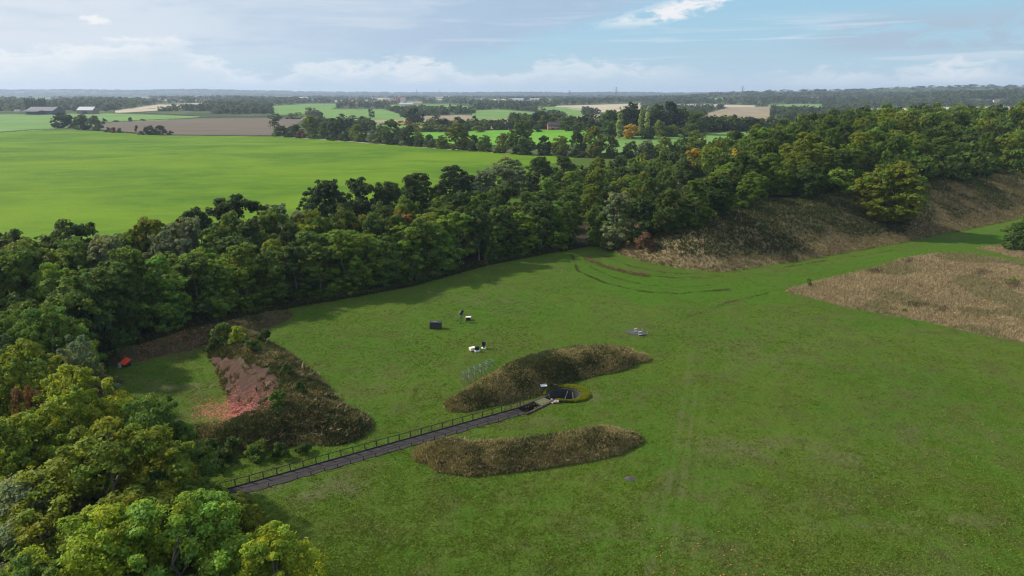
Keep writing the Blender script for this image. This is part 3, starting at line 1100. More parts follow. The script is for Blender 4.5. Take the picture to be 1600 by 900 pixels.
bf = np.array(BELT_FRONT)
seg = np.hypot(*np.diff(bf, axis=0).T)
cum = np.concatenate([[0], np.cumsum(seg)])


def along(s):
    x = np.interp(s, cum, bf[:, 0])
    y = np.interp(s, cum, bf[:, 1])
    return np.array([x, y])


def belt_row(off, spacing, kinds, hr, rr, tints, region, jit=1.4, s0=0.0):
    s = s0
    while s < cum[-1] - 1:
        p = along(s)
        q = along(min(s + 2, cum[-1])) - along(max(s - 2, 0))
        q = q / np.hypot(*q)
        n = np.array([-q[1], q[0]])
        c = p + n * (off + random.uniform(-jit, jit)) + q * random.uniform(-jit, jit)
        if free(c[0], c[1], 3.6):
            add_tree(c[0], c[1], random.uniform(*hr), random.uniform(*rr), random.choice(kinds), pick(tints), region)
        s += spacing * random.uniform(0.85, 1.15)


belt_row(4.5, 6.0, ['ash', 'ash', 'ash', 'pole'], (13, 17), (4.3, 5.6), {'mid green': 4, 'bright green': 4, 'dark green': 2, 'olive green': 1.5}, 'belt front')
belt_row(1.6, 5.5, ['shrub'], (3.0, 6.0), (2.2, 3.2), {'dark green': 4, 'mid green': 3, 'russet brown': 0.6}, 'belt foot', 0.8, 14)
belt_row(13, 8.2, ['ash', 'oak'], (14.5, 18), (4.8, 6.2), {'mid green': 4, 'bright green': 2, 'dark green': 3, 'olive green': 2, 'golden yellow': .3}, 'belt second')
belt_row(22, 9, ['ash', 'oak'], (16, 19), (4.6, 6), {'mid green': 3, 'grey green': 1, 'dark green': 4, 'olive green': 1.5}, 'belt third')
belt_row(31, 10, ['oak'], (16.5, 19), (5.2, 6.4), {'mid green': 3, 'grey green': 1.2, 'dark green': 4, 'olive green': 1.5}, 'belt fourth')
for a in [(628, 332, 16, 5.5, 'ash', 'orange brown', 'orange tinged tree in the middle of the front of the tree belt'),
          (478, 350, 16, 4.2, 'ash', 'yellow green', 'yellowing slender tree in front of the belt above the brown mound')]:
    by_top(a[0], a[1], a[2], a[3], a[4], a[5], 'belt front', a[6])

# left part of the wood, between belt and near trees
lw = np.array(LEFT_WOOD + [(-118, 186), (-190, 150), (-190, 20)])
tries = 0
while tries < 900:
    tries += 1
    x, y = random.uniform(-150, -30), random.uniform(56, 175)
    if not inpoly(np.array([x]), np.array([y]), lw)[0] or not free(x, y, 8.5):
        continue
    px, py = project(x, y, 14.0)
    if px < -70 or py > 960:
        continue
    e1, e2 = project(x + 5.5, y - 2.0, np.array([3.0, 7.0, 11.0]))
    if inpoly(e1, e2, [(168, 600), (230, 650), (300, 690), (350, 545), (168, 530)]).any():
        continue
    add_tree(x, y, random.uniform(13, 17), random.uniform(4.6, 6), random.choice(['oak', 'near', 'oak']), pick({'mid green': 3, 'dark green': 4, 'olive green': 3}), 'left wood')

# trees by base and top pixel
def by_base(px, base, top, hw, kind, tint, region, label=None, priority=60):
    p = pix(px, base)
    dist = p[1] * CP - (p[2] - CAM_H) * SP
    h = (base - top) / F * dist / 0.985
    add_tree(p[0], p[1], h, hw / F * dist, kind, tint, region, z=p[2], label=label, priority=priority)


GAP = 'wood corner'
for a in [(962, 386, 302, 30, 'ash', 'grey green', 'big grey green bushy tree at the left end of the dry bank'),
          (1003, 374, 308, 24, 'ash', 'dark green', 'dark tree just right of the big grey green bushy one'),
          (1045, 364, 298, 28, 'oak', 'dark green', 'dark green tree on the left shoulder of the dry bank'),
          (1085, 350, 282, 26, 'ash', 'mid green', 'tall green tree leaning over the left shoulder of the dry bank'),
          (1120, 336, 276, 25, 'ash', 'dark green', 'dark tree at the top edge of the dry bank, left part'),
          (930, 384, 318, 16, 'ash', 'mid green', 'slim green tree in the gap where the mown grass ends'),
          (1010, 391, 366, 17, 'shrub', 'russet brown', 'brown bramble bush at the foot of the grey green tree'),
          (1388, 342, 257, 56, 'oak', 'olive green', 'big spreading oak standing alone in front on the dry bank')]:
    by_base(*a[:6], GAP, a[6])
WOODTINT = {'mid green': 4, 'olive green': 2.4, 'bright green': 1.2, 'dark green': 4, 'yellow green': 0.4, 'golden yellow': 0.12, 'orange brown': 0.1}
# flat wood between the belt's end and the hill
CORNER = [(20, 240), (36, 236), (60, 300), (100, 350), (190, 520), (150, 520), (100, 440), (50, 400), (12, 300)]
tries = 0
while tries < 500:
    tries += 1
    x, y = random.uniform(0, 200), random.uniform(230, 530)
    if inpoly(np.array([x]), np.array([y]), CORNER)[0] and free(x, y, 9.5):
        add_tree(x, y, random.uniform(12, 17), random.uniform(5, 6.8), random.choice(['oak', 'ash', 'oak']), pick(WOODTINT), 'corner wood')
# wood on the hill
tries = 0
while tries < 9000:
    tries += 1
    x, y = random.uniform(50, 640), random.uniform(215, 720)
    if not inpoly(np.array([x]), np.array([y]), HILL)[0]:
        continue
    d = float(polydist(np.array([x]), np.array([y]), HILL, True)[0])
    px, py = project(x, y, 25.0)
    if d < 29 or px > 1680 or d > 230:
        continue
    dist = math.hypot(x, y)
    if not free(x, y, 9.5 + 0.012 * max(0, dist - 260)):
        continue
    edge = d < 38
    add_tree(x, y, random.uniform(10, 13.5) if edge else random.uniform(14, 20), random.uniform(5, 6.5) if edge else random.uniform(5.5, 8), random.choice(['oak', 'oak', 'ash']),
             pick(WOODTINT), 'hill edge' if edge else 'hill wood')
# shrubs where the bank meets the wood
for i in range(34):
    px = 1115 + i * 15.5 + random.uniform(-5, 5)
    if 1330 < px < 1450:
        continue
    top = np.interp(px, [1110, 1200, 1330, 1450, 1600], [334, 300, 296, 276, 258])
    p = pix(px, top + random.uniform(-2, 5))
    add_tree(p[0], p[1], random.uniform(3, 5.5), random.uniform(2.5, 4.2), 'shrub', pick({'dark green': 3, 'olive green': 2, 'russet brown': 1.4, 'mid green': 2}), 'bank top', z=p[2])

HG = 'hedge crop'
for a in [(440, 213, 197, 13, 'dark green'), (462, 214, 196, 12, 'dark green'), (488, 215, 183, 15, 'olive green'), (508, 216, 192, 10, 'mid green'), (528, 218, 187, 16, 'dark green'), (546, 219, 201, 9, 'mid green'),
          (560, 221, 196, 14, 'olive green'), (583, 223, 204, 9, 'grey green'), (596, 224, 202, 9, 'dark green'), (612, 226, 190, 16, 'mid green'), (638, 228, 197, 14, 'dark green'), (655, 229, 206, 8, 'olive green'),
          (672, 230, 211, 9, 'mid green'), (690, 232, 212, 10, 'olive green'), (716, 234, 194, 19, 'olive green'), (740, 236, 212, 9, 'dark green'), (758, 237, 212, 12, 'mid green'), (785, 239, 210, 12, 'olive green'),
          (816, 241, 191, 24, 'mid green'), (850, 242, 214, 12, 'dark green'), (876, 243, 213, 14, 'olive green'), (902, 244, 206, 14, 'dark green'), (928, 246, 200, 20, 'olive green'), (955, 247, 214, 13, 'mid green'),
          (985, 248, 222, 13, 'dark green'), (1010, 249, 220, 16, 'grey green'), (1035, 250, 216, 16, 'olive green'), (1060, 250, 214, 15, 'mid green'), (1085, 246, 205, 17, 'olive green')]:
    by_base(a[0], a[1], a[2], a[3], 'oak', a[4], HG)
for i in range(30):
    px = 432 + i * 22 + random.uniform(-6, 6)
    b = np.interp(px, [430, 600, 780, 900, 1090], [213.5, 225, 239.5, 246, 250])
    by_base(px, b - 0.5, b - random.uniform(7, 13), random.uniform(8, 13), 'shrub', pick({'dark green': 3, 'mid green': 2, 'olive green': 2, 'russet brown': .5}), HG, priority=200)
H2 = 'second hedge'
for i in range(26):
    px = 560 + i * 21 + random.uniform(-5, 5)
    if 838 < px < 892 or (735 < px < 838 and random.random() < .5):
        continue
    b = np.interp(px, [560, 700, 900, 1100], [206, 207, 207, 216])
    by_base(px, b, b - random.uniform(6, 11), random.uniform(8, 13), 'shrub', pick({'dark green': 4, 'mid green': 2, 'olive green': 1}), H2, priority=200)
for a in [(430, 200, 186, 9, 'dark green'), (622, 206, 189, 9, 'orange brown'), (640, 207, 190, 10, 'orange brown'), (655, 207, 191, 11, 'yellow green'), (672, 207, 197, 9, 'mid green'), (688, 207, 194, 10, 'olive green'),
          (648, 196, 170, 15, 'dark green'), (580, 202, 190, 10, 'dark green'), (560, 202, 192, 9, 'dark green'), (600, 203, 192, 10, 'mid green'), (705, 205, 194, 8, 'dark green'), (726, 205, 193, 9, 'dark green'),
          (762, 204, 189, 8, 'mid green'), (778, 204, 190, 8, 'dark green'), (790, 203, 187, 8, 'dark green'), (806, 201, 179, 10, 'dark green'), (836, 200, 178, 9, 'blackish green'), (848, 200, 176, 10, 'blackish green'),
          (826, 202, 188, 9, 'mid green'), (880, 204, 191, 7, 'mid green'), (890, 205, 193, 8, 'dark green'), (905, 205, 190, 10, 'mid green'), (925, 206, 188, 12, 'dark green'),
          (680, 187, 177, 7, 'dark green'), (580, 184, 171, 5, 'dark green'), (488, 186, 168, 9, 'grey green'), (485, 194, 186, 8, 'dark green'),
          (460, 186, 176, 12, 'dark green'), (430, 186, 177, 10, 'dark green'), (535, 189, 179, 8, 'dark green'), (550, 190, 181, 8, 'mid green')]:
    by_base(a[0], a[1], a[2], a[3], 'oak', a[4], H2, priority=22)
by_base(742, 203, 172, 6, 'conifer', 'dark green', H2, 'dark pointed conifer standing above the far hedge left of the brick house', 80)
for a in [(967, 218, 168, 4.8, 'leftmost of the three slim pale poplars'), (1000, 216, 170, 4.4, 'middle one of the three slim pale poplars'), (1010, 217, 167, 4.8, 'rightmost and tallest of the three slim pale poplars')]:
    by_base(a[0], a[1], a[2], a[3], 'poplar', 'pale green', 'poplars', a[4], 80)
for a in [(955, 212, 175, 18, 'mid green'), (985, 206, 163, 17, 'blackish green'), (1025, 206, 166, 15, 'dark green'), (1045, 206, 163, 18, 'blackish green'), (1065, 208, 172, 15, 'dark green'), (1088, 210, 177, 18, 'mid green'),
          (985, 217, 196, 13, 'golden yellow'), (1030, 214, 190, 10, 'yellow green'), (1050, 214, 196, 13, 'olive green'), (1012, 218, 200, 12, 'dark green'), (1075, 213, 196, 14, 'mid green'), (940, 206, 180, 12, 'grey green')]:
    by_base(a[0], a[1], a[2], a[3], 'oak', a[4], 'poplar clump', priority=40)
LF = 'field trees'
for a in [(99, 200, 177, 16, 'oak', 'blackish green', 'dark lone oak at the left between the two green fields'), (116, 202, 193, 5, 'shrub', 'dark green', 'small bush right of the dark lone oak'),
          (130, 203, 180, 13, 'oak', 'dark green', 'taller dark tree of the pair at the corner of the ploughed field'), (150, 204, 182, 11, 'oak', 'grey green', 'greyish tree at the corner of the ploughed field'),
          (163, 194, 186, 4.5, 'shrub', 'dark green', 'round bush on the ploughed field edge nearest the greyish tree'), (204, 190, 184, 4, 'shrub', 'dark green', 'round bush halfway along the ploughed field edge'),
          (181, 191, 188, 5, 'shrub', 'dark green', 'flat bush on the ploughed field edge'), (223, 189, 186, 4.5, 'shrub', 'dark green', 'flat bush on the ploughed field edge right of the round one'),
          (169, 207, 200, 5, 'shrub', 'dark green', 'leftmost low bush in front of the ploughed field'), (178, 208, 200, 5, 'shrub', 'russet brown', 'brownish low bush in front of the ploughed field'),
          (187, 208, 201, 4, 'shrub', 'dark green', 'small low bush left of the thicket in front of the ploughed field'), (214, 206, 197, 3.4, 'shrub', 'russet brown', 'narrow brown bush left of the thicket'),
          (234, 211, 197, 9, 'oak', 'dark green', 'left half of the thicket in front of the ploughed field'), (250, 211, 197, 10, 'oak', 'dark green', 'right half of the thicket in front of the ploughed field'),
          (266, 211, 205, 5, 'shrub', 'dark green', 'small bush at the right end of the thicket'), (220, 211, 205, 5, 'shrub', 'dark green', 'small bush at the left end of the thicket')]:
    by_base(*a[:6], LF, a[6], 90)
ORDN = ['first', 'second', 'third', 'fourth', 'fifth', 'sixth', 'seventh', 'eighth', 'ninth', 'tenth']
for i, px in enumerate((42, 45.5, 49, 53, 57, 60, 64, 67, 70.5, 73)):
    by_base(px, 174, 151 + (i % 3) * 1.2, 1.7, 'poplar', 'dark green', 'barn poplars', 'slim poplar, %s from left in the row behind the grey barn' % ORDN[i], 60)
for a in [(1263, 447, 434, 5, 'small green sapling at the pointed end of the dry grass'), (1413, 489, 482, 4, 'pale sapling in the middle of the dry grass'), (1582, 441, 432, 5, 'small green sapling in the dry grass by the right edge')]:
    by_base(a[0], a[1], a[2], a[3], 'shrub', 'bright green', 'saplings', a[4], 300)
for a in [(1590, 389, 362, 26, 'dark green', 'dark bramble bush at the right edge above the dry grass'), (1600, 366, 335, 22, 'mid green', 'leafy bush at the right edge behind the dark bramble'),
          (1618, 395, 362, 26, 'dark green', 'bramble bush cut by the right edge')]:
    by_base(a[0], a[1], a[2], a[3], 'shrub', a[4], 'right bushes', a[5], 300)
# bushes on the mounds
for a in [(352, 530, 503, 16, 'mid green'), (372, 540, 512, 14, 'yellow green'), (395, 556, 532, 16, 'mid green'), (415, 545, 520, 12, 'dark green'), (335, 545, 522, 14, 'dark green'), (438, 628, 598, 16, 'mid green'),
          (470, 618, 594, 12, 'dark green'), (450, 592, 572, 12, 'dark green'), (330, 700, 668, 20, 'dark green'), (365, 698, 664, 20, 'dark green'), (400, 690, 658, 20, 'mid green'), (435, 684, 654, 18, 'dark green'),
          (310, 724, 690, 20, 'dark green'), (350, 724, 694, 18, 'dark green'), (300, 700, 672, 16, 'mid green'), (470, 672, 650, 14, 'dark green'), (335, 738, 712, 16, 'dark green'), (390, 712, 690, 15, 'olive green')]:
    x, y = pixz(a[0], a[1], 0)[:2]
    hgt = float(H(np.array([x]), np.array([y]))[0])
    p = pixz(a[0], a[1], hgt)
    hgt = float(H(np.array([p[0]]), np.array([p[1]]))[0])
    d = math.hypot(p[0], p[1])
    add_tree(p[0], p[1], (a[1] - a[2]) / F * d * 0.95, a[3] / F * d, 'shrub', a[4], 'mound bushes', z=hgt - 0.2, priority=50)

ORD = ['first', 'second', 'third', 'fourth', 'fifth', 'sixth', 'seventh', 'eighth', 'ninth', 'tenth', 'eleventh', 'twelfth', 'thirteenth', 'fourteenth', 'fifteenth', 'sixteenth', 'seventeenth',
       'eighteenth', 'nineteenth', 'twentieth'] + ['twenty-' + k for k in ('first', 'second', 'third', 'fourth', 'fifth', 'sixth', 'seventh', 'eighth', 'ninth')] + ['thirtieth'] + \
      ['thirty-' + k for k in ('first', 'second', 'third', 'fourth', 'fifth', 'sixth', 'seventh', 'eighth', 'ninth')] + ['fortieth'] + \
      ['forty-' + k for k in ('first', 'second', 'third', 'fourth', 'fifth', 'sixth', 'seventh', 'eighth', 'ninth')] + ['fiftieth'] + \
      ['fifty-' + k for k in ('first', 'second', 'third', 'fourth', 'fifth', 'sixth', 'seventh', 'eighth', 'ninth')] + ['sixtieth'] + \
      ['sixty-' + k for k in ('first', 'second', 'third', 'fourth', 'fifth', 'sixth', 'seventh', 'eighth', 'ninth')] + ['seventieth'] + \
      ['seventy-' + k for k in ('first', 'second', 'third', 'fourth', 'fifth', 'sixth', 'seventh', 'eighth', 'ninth')] + ['eightieth'] + \
      ['eighty-' + k for k in ('first', 'second', 'third', 'fourth', 'fifth', 'sixth', 'seventh', 'eighth', 'ninth')] + ['ninetieth'] + \
      ['ninety-' + k for k in ('first', 'second', 'third', 'fourth', 'fifth', 'sixth', 'seventh', 'eighth', 'ninth')] + ['hundredth']
WHERE = {
    'belt front': ('front row of tree belt', 'trees of the belt behind the lawn'), 'belt second': ('second row of tree belt', 'trees of the belt behind the lawn'),
    'belt third': ('third row of tree belt', 'trees of the belt behind the lawn'), 'belt fourth': ('fourth row of tree belt', 'trees of the belt behind the lawn'),
    'belt back': ('row against bright crop', 'trees of the belt behind the lawn'), 'belt foot': ('row under tree belt', 'shrubs under the tree belt'),
    'near wood': ('near left wood', 'trees of the near wood'), 'left wood': ('inner left wood', 'trees of the near wood'),
    'corner wood': ('wood left of hill', 'trees of the wood on the hill'), 'wood corner': ('dry bank edge', 'trees of the wood on the hill'),
    'hill edge': ('hill wood edge', 'trees of the wood on the hill'), 'hill wood': ('hill wood', 'trees of the wood on the hill'),
    'bank top': ('row above dry bank', 'bushes above the dry bank'), 'hedge crop': ('hedge behind bright crop', 'trees along the far edge of the bright crop'),
    'second hedge': ('farther hedges', 'trees in the farther hedges'), 'poplars': ('poplars', 'pale poplars'), 'poplar clump': ('clump round poplars', 'trees round the poplars'),
    'field trees': ('field corner', 'trees between the left fields'), 'barn poplars': ('row behind grey barn', 'poplars behind the barn'), 'saplings': ('dry grass', 'saplings in the dry grass'),
    'right bushes': ('right edge', 'bushes at the right edge'), 'mound bushes': ('left mound', 'bushes on the left mound'),
}
NAMES = {'oak': ('broadleaf_tree', 'tree'), 'near': ('broadleaf_tree', 'tree'), 'ash': ('slender_tree', 'tree'), 'willow': ('willow_tree', 'tree'), 'pole': ('slender_tree', 'tree'), 'shrub': ('shrub', 'bush'),
         'poplar': ('poplar_tree', 'tree'), 'conifer': ('conifer_tree', 'tree')}
SHAPE = {'oak': 'rounded tree', 'near': 'broad tree', 'ash': 'tall oval tree', 'pole': 'bare stemmed tree', 'willow': 'feathery tree', 'shrub': 'bush', 'poplar': 'poplar', 'conifer': 'conifer'}
MAX_TREES = 298


def plant():
    order = sorted(TREES, key=lambda t: -t['size'])
    bush = [t for t in order if t['kind'] == 'shrub']
    tree = [t for t in order if t['kind'] != 'shrub']
    solo = tree[:MAX_TREES] + bush
    rest = tree[MAX_TREES:]
    by_region = {}
    for t in solo:
        by_region.setdefault(t['region'], []).append(t)
    cnt = {}
    for reg, ts in by_region.items():
        ts.sort(key=lambda t: t['px'])
        k = 0
        for t in ts:
            if not t['label']:
                word = SHAPE[t['kind']]
                t['label'] = f"{t['tint']} {word}, {ORD[min(k, len(ORD) - 1)]} from left in {WHERE[reg][0]}"
            k += 1
    for t in solo:
        key = t['kind']
        cnt[key] = cnt.get(key, 0) + 1
        vs = VARIANTS[key]
        cm, tm, h, r = vs[(cnt[key] * 7 + int(t['px'])) % len(vs)]
        nm, cat = NAMES[key]
        e = empty(nm, (t['x'], t['y'], t['z'] - 0.15), random.uniform(0, 6.28), t['label'], cat, WHERE[t['region']][1])
        s = t['r'] / r
        e.scale = (s * random.uniform(.93, 1.07), s * random.uniform(.93, 1.07), t['h'] / h)
        for part, me in (('crown', cm), ('trunk', tm)):
            o = bpy.data.objects.new(part, me)
            COL.objects.link(o)
            o.parent = e
            if part == 'crown':
                c = np.array(TINT[t['tint']]) * (random.uniform(1.05, 1.40) if t['region'].startswith('belt f') or t['region'].startswith('belt s') else random.uniform(0.98, 1.28)) * np.array([random.uniform(.93, 1.08), 1, random.uniform(.9, 1.1)]) * (1.15 if t['kind'] == 'near' else 1.0)
                o.color = (float(c[0]), float(c[1]), float(c[2]), 1)
    return rest


REST = plant()


# ------------------------------------------------------------------ far woodland: one uncountable mass
def lod(seed, puffs, per, leaf, kind='oak'):
    h, r = (16, 7) if kind != 'conifer' else (18, 3)
    v, f, T, C = crown(kind, h, r, puffs, per, leaf, 900 + seed, 2.4)
    return v / np.array([r, r, h]), T


LODS_MID = [lod(i, 40, 12, 1.25) for i in range(5)]
LODS_FAR = [lod(20 + i, 14, 5, 2.6) for i in range(5)]


def scatter_mass(name, recs, lods):
    V, T = [], []
    for i, (x, y, z, h, r, c) in enumerate(recs):
        v, t = lods[i % len(lods)]
        a = random.uniform(0, 6.28)
        ca, sa = math.cos(a), math.sin(a)
        w = np.stack([(v[:, 0] * ca - v[:, 1] * sa) * r + x, (v[:, 0] * sa + v[:, 1] * ca) * r + y, v[:, 2] * h + z - 0.3], 1)
        V.append(w)
        T.append(t * np.array(c))
    V, T = np.concatenate(V), np.concatenate(T)
    f = np.arange(len(V)).reshape(-1, 4)
    o = mesh_np(name, V, f, LEAF, attrs={'tint': T})
    o.color = (1, 1, 1, 1)
    return o


def far_woods():
    mid, far = [], []
    tn = [np.array(TINT[k]) * .8 for k in ('dark green', 'mid green', 'blackish green', 'dark green', 'olive green', 'grey green')]
    for t in REST:
        mid.append((t['x'], t['y'], t['z'], t['h'], t['r'], TINT[t['tint']]))
    g = np.random.default_rng(5)
    # hedgerows and copses, evenly in view, thinner nearer
    n = 0
    while n < 15000:
        px = g.uniform(-60, 1660)
        py = 147.5 + 58 * g.random() ** 1.7
        if px < 480 and py > 178 and py < 215:
            continue
        if px < 330 and py > 174:
            continue
        if in_field(px, py, 1.0):
            continue
        p = pix(px, py)
        if math.hypot(p[0], p[1]) > 13500:
            continue
        if inpoly(np.array([p[0]]), np.array([p[1]]), HILL)[0]:
            continue
        cl = vnoise(np.array([p[0]]), np.array([p[1]]), 260, 71, 3)[0]
        if cl < 0.40 and g.random() < 0.7:
            n += 1
            continue
        h = g.uniform(8, 17)
        r = g.uniform(4.5, 9)
        d = math.hypot(p[0], p[1])
        if d > 3500:
            h, r = h * 1.15, r * 1.7
        c = np.array(tn[g.integers(len(tn))]) * g.uniform(0.8, 1.2)
        (mid if d < 2200 else far).append((p[0], p[1], p[2], h, r, c))
        n += 1
    # wooded ridges
    for _ in range(13000):
        x, y = g.uniform(-9000, 9500), g.uniform(2600, 13000)
        if abs(x) > y * 0.82:
            continue
        z = float(H_base(np.array([x]), np.array([y]))[0])
        ridge = (x > 900 and 2900 < y < 6200 and z > 48) or (y > 10000) or (vnoise(np.array([x]), np.array([y]), 900, 77, 2)[0] > 0.56)
        if not ridge:
            continue
        px, py = project(x, y, z)
        if in_field(float(px), float(py), 0.5):
            continue
        c = np.array(tn[g.integers(3)]) * g.uniform(0.8, 1.2)
        k = 1.0 + y / 7000
        far.append((x, y, z, g.uniform(10, 16), g.uniform(9, 16) * k, c))
    o = scatter_mass('hedgerow_trees', mid, LODS_MID)
    tag(o, 'mass of dark green trees in hedgerows and copses between the far fields', 'trees', kind='stuff')
    o = scatter_mass('distant_woodland', far, LODS_FAR)
    tag(o, 'far-off bluish woodland running along the horizon', 'woodland', kind='stuff')


far_woods()


# ------------------------------------------------------------------ rough grass, brambles, shards
def tufts(name, x, y, z, h, w, col, label, cat='grass', blades=4, lean=0.45, seed=1):
    g = np.random.default_rng(seed)
    n = len(x)
    B = np.repeat(np.stack([x, y, z], 1), blades, 0)
    m = n * blades
    B[:, :2] += g.normal(size=(m, 2)) * 0.16
    hh = np.repeat(h, blades) * g.uniform(0.55, 1.15, m)
    ang = g.uniform(0, 6.28, m)
    side = np.stack([np.cos(ang), np.sin(ang), 0 * ang], 1) * (np.repeat(w, blades) * g.uniform(.6, 1.3, m))[:, None]
    ln = np.stack([g.normal(size=m), g.normal(size=m), 0 * ang], 1) * (hh * lean)[:, None]
    tip = B + ln + np.stack([0 * hh, 0 * hh, hh], 1)
    mid = B + ln * 0.35 + np.stack([0 * hh, 0 * hh, hh * 0.6], 1)
    v = np.stack([B - side * .5 - [0, 0, .1], mid - side, tip, mid + side], 1).reshape(-1, 3)
    f = np.arange(m * 4).reshape(m, 4)
    T = np.repeat(np.repeat(col, blades, 0) * g.uniform(.75, 1.3, (m, 1)), 4, 0)
    o = mesh_np(name, v, f, TUFT, attrs={'tint': T})
    o.color = (1, 1, 1, 1)
    return tag(o, label, cat, kind='stuff')


DRYC = np.array([(0.27, 0.205, 0.110), (0.20, 0.150, 0.080), (0.31, 0.25, 0.145), (0.145, 0.125, 0.050), (0.18, 0.112, 0.060)])
SCRUB = np.array([(0.060, 0.075, 0.026), (0.045, 0.066, 0.020), (0.085, 0.085, 0.035), (0.11, 0.075, 0.04)])


def palette(pal, w, n, g):
    i = g.choice(len(pal), n, p=np.array(w) / sum(w))
    return pal[i]


def rough_growth():
    g = np.random.default_rng(11)
    # the dry field on the right
    n = 170000
    x, y = g.uniform(50, 230, n), g.uniform(100, 240, n)
    px, py = project(x, y, np.zeros(n))
    jj = (vnoise(x, y, 2, 81, 2) - .5) * 5
    m = (inpoly(px + jj, py + jj * .5, DRY_FIELD_PX) | inpoly(px + jj, py, DRY_STRIP_PX)) & (px < 1660)
    x, y = x[m], y[m]
    pn_ = vnoise(x, y, 14, 83, 3)
    col = palette(DRYC, (5, 1.5, 2, .5, .2), len(x), g) * np.array((1.05, 1.06, 1.18)) * (0.95 + 0.35 * vnoise(x, y, 5, 85, 2))[:, None]
    gm = pn_ > 0.58
    col[gm] = col[gm] * 0.55 + np.array((0.10, 0.12, 0.04)) * 0.45
    dk = np.zeros(len(x), bool)
    ppx, ppy = project(x, y, np.zeros(len(x)))
    for cx, cy, rx, ry in ((1432, 477, 17, 5), (1474, 485, 10, 5), (1366, 425, 14, 4), (1533, 427, 14, 5), (1585, 448, 14, 6), (1420, 408, 8, 4)):
        dk |= np.hypot((ppx - cx) / rx, (ppy - cy) / ry) < .4 + 1.0 * g.random(len(x))
    col[dk] *= 0.5
    tufts('dry_grass', x, y, np.zeros(len(x)), g.uniform(.4, .8, len(x)), np.full(len(x), .055), col, 'tall bleached dry grass in the field on the right')
    # the bank
    n = 190000
    x, y = g.uniform(30, 330, n), g.uniform(185, 380, n)
    ins = inpoly(x, y, HILL)
    x, y = x[ins], y[ins]
    d = polydist(x, y, HILL, True)
    m = d < 33
    x, y, d = x[m], y[m], d[m]
    z = H_base(x, y)
    ppx, ppy = project(x, y, z)
    sc = vnoise(x, y, 15, 91, 3) + 0.5 * sstep(3, 9, d) - 0.28 * sstep(1440, 1470, ppx) - 0.10
    scrub = g.random(len(x)) < sstep(.45, .85, sc)
    col = palette(DRYC, (2, 3, 1, 3.4, 1.5), len(x), g) * np.array((.84, .88, .76)) * (0.7 + 0.45 * vnoise(x, y, 6, 93, 2))[:, None]
    sc_c = palette(SCRUB, (3, 4, 1.5, .7), len(x), g)
    col[scrub] = sc_c[scrub]
    hh = np.where(scrub, g.uniform(.5, 1.2, len(x)), g.uniform(.45, .9, len(x)))
    ww = np.where(scrub, .13, .07)
    tufts('rough_grass', x, y, z, hh, ww, col, 'brown grass and dark scrub covering the bank below the wood', lean=0.6, seed=2)
    # mounds
    for name, n, lab, greenish in (('upper', 60000, 'tangled brown grass covering the curved mound behind the pit', .36), ('lower', 48000, 'tangled brown grass covering the curved mound in front of the pit', .26),
                                   ('left', 70000, 'rough grass and scrub covering the large mound on the left', .48), ('back', 9000, 'dead brown growth on the low bank under the tree belt', .35)):
        pts = np.array([p for c, v in RIDGES[name] for p in c])
        lo, hi = pts.min(0) - 9, pts.max(0) + 9
        x, y = g.uniform(lo[0], hi[0], n * 2), g.uniform(lo[1], hi[1], n * 2)
        z = ridge_h(name, x, y)
        m = z > 0.10
        if name == 'left':
            px, py = project(x, y, z)
            m &= ~inpoly(px + (vnoise(x, y, 1.8, 61, 3) - .5) * 55, py + (vnoise(x, y, 1.8, 67, 3) - .5) * 30, BARE_PX)
        x, y, z = x[m][:n], y[m][:n], z[m][:n]
        col = palette(DRYC, (1.6, 3, .8, 3.6, .9), len(x), g) * np.array((1.0, 1.06, .98)) * (0.98 + 0.7 * vnoise(x, y, 3, 95, 2))[:, None]
        sc = vnoise(x, y, 5, 97, 3) + 0.15 * sstep(.3, 2, z) + g.normal(size=len(x)) * .12 > 1.0 - greenish
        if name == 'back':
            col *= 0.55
        col[sc] = palette(SCRUB, (3, 4, 2, 1), len(x), g)[sc]
        tufts('rough_grass', x, y, z - .1, g.uniform(.22, .5, len(x)), np.where(sc, .075, .045), col, lab, lean=0.6, seed=3)
    for name, n in (('upper', 900), ('lower', 800), ('left', 2400)):
        pts = np.array([p for c, v in RIDGES[name] for p in c])
        lo, hi = pts.min(0) - 9, pts.max(0) + 9
        x, y = g.uniform(lo[0], hi[0], n * 3), g.uniform(lo[1], hi[1], n * 3)
        z = ridge_h(name, x, y)
        px, py = project(x, y, z)
        m = (z > .02) & ((vnoise(x, y, 3.5, 121, 2) > .5) | (z < .25))
        if name == 'left':
            m &= ~inpoly(px, py, BARE_PX) | (g.random(len(x)) < .12)
        x, y, z = x[m], y[m], z[m]
        col = palette(np.concatenate([SCRUB, DRYC]), (2, 2, 2, 1, .5, 2, .3, 3, 1), len(x), g)
        big_ = (1.5 if name == 'left' else 1.0)
        tufts('rough_grass', x, y, z - .1, g.uniform(.3, .62, len(x)) * big_ * (.45 + .55 * sstep(0, .5, z)), np.full(len(x), .09), col, 'taller clumps of weeds and grass standing on the ' + {'upper': 'mound behind the pit', 'lower': 'mound in front of the pit', 'left': 'large left mound'}[name], blades=9, lean=.75, seed=9)
    # pale ridge of uncut grass beside the ruts and along the belt's foot
    lp = [pixz(a, b, 0)[:2] for a, b in ((914, 404), (945, 417), (985, 427), (1012, 431))]
    lp = np.array(lp)
    n = 900
    s = g.uniform(0, len(lp) - 1, n)
    i = s.astype(int).clip(0, len(lp) - 2)
    x = lp[i, 0] + (lp[i + 1, 0] - lp[i, 0]) * (s - i) + g.normal(size=n) * .4
    y = lp[i, 1] + (lp[i + 1, 1] - lp[i, 1]) * (s - i) + g.normal(size=n) * .8
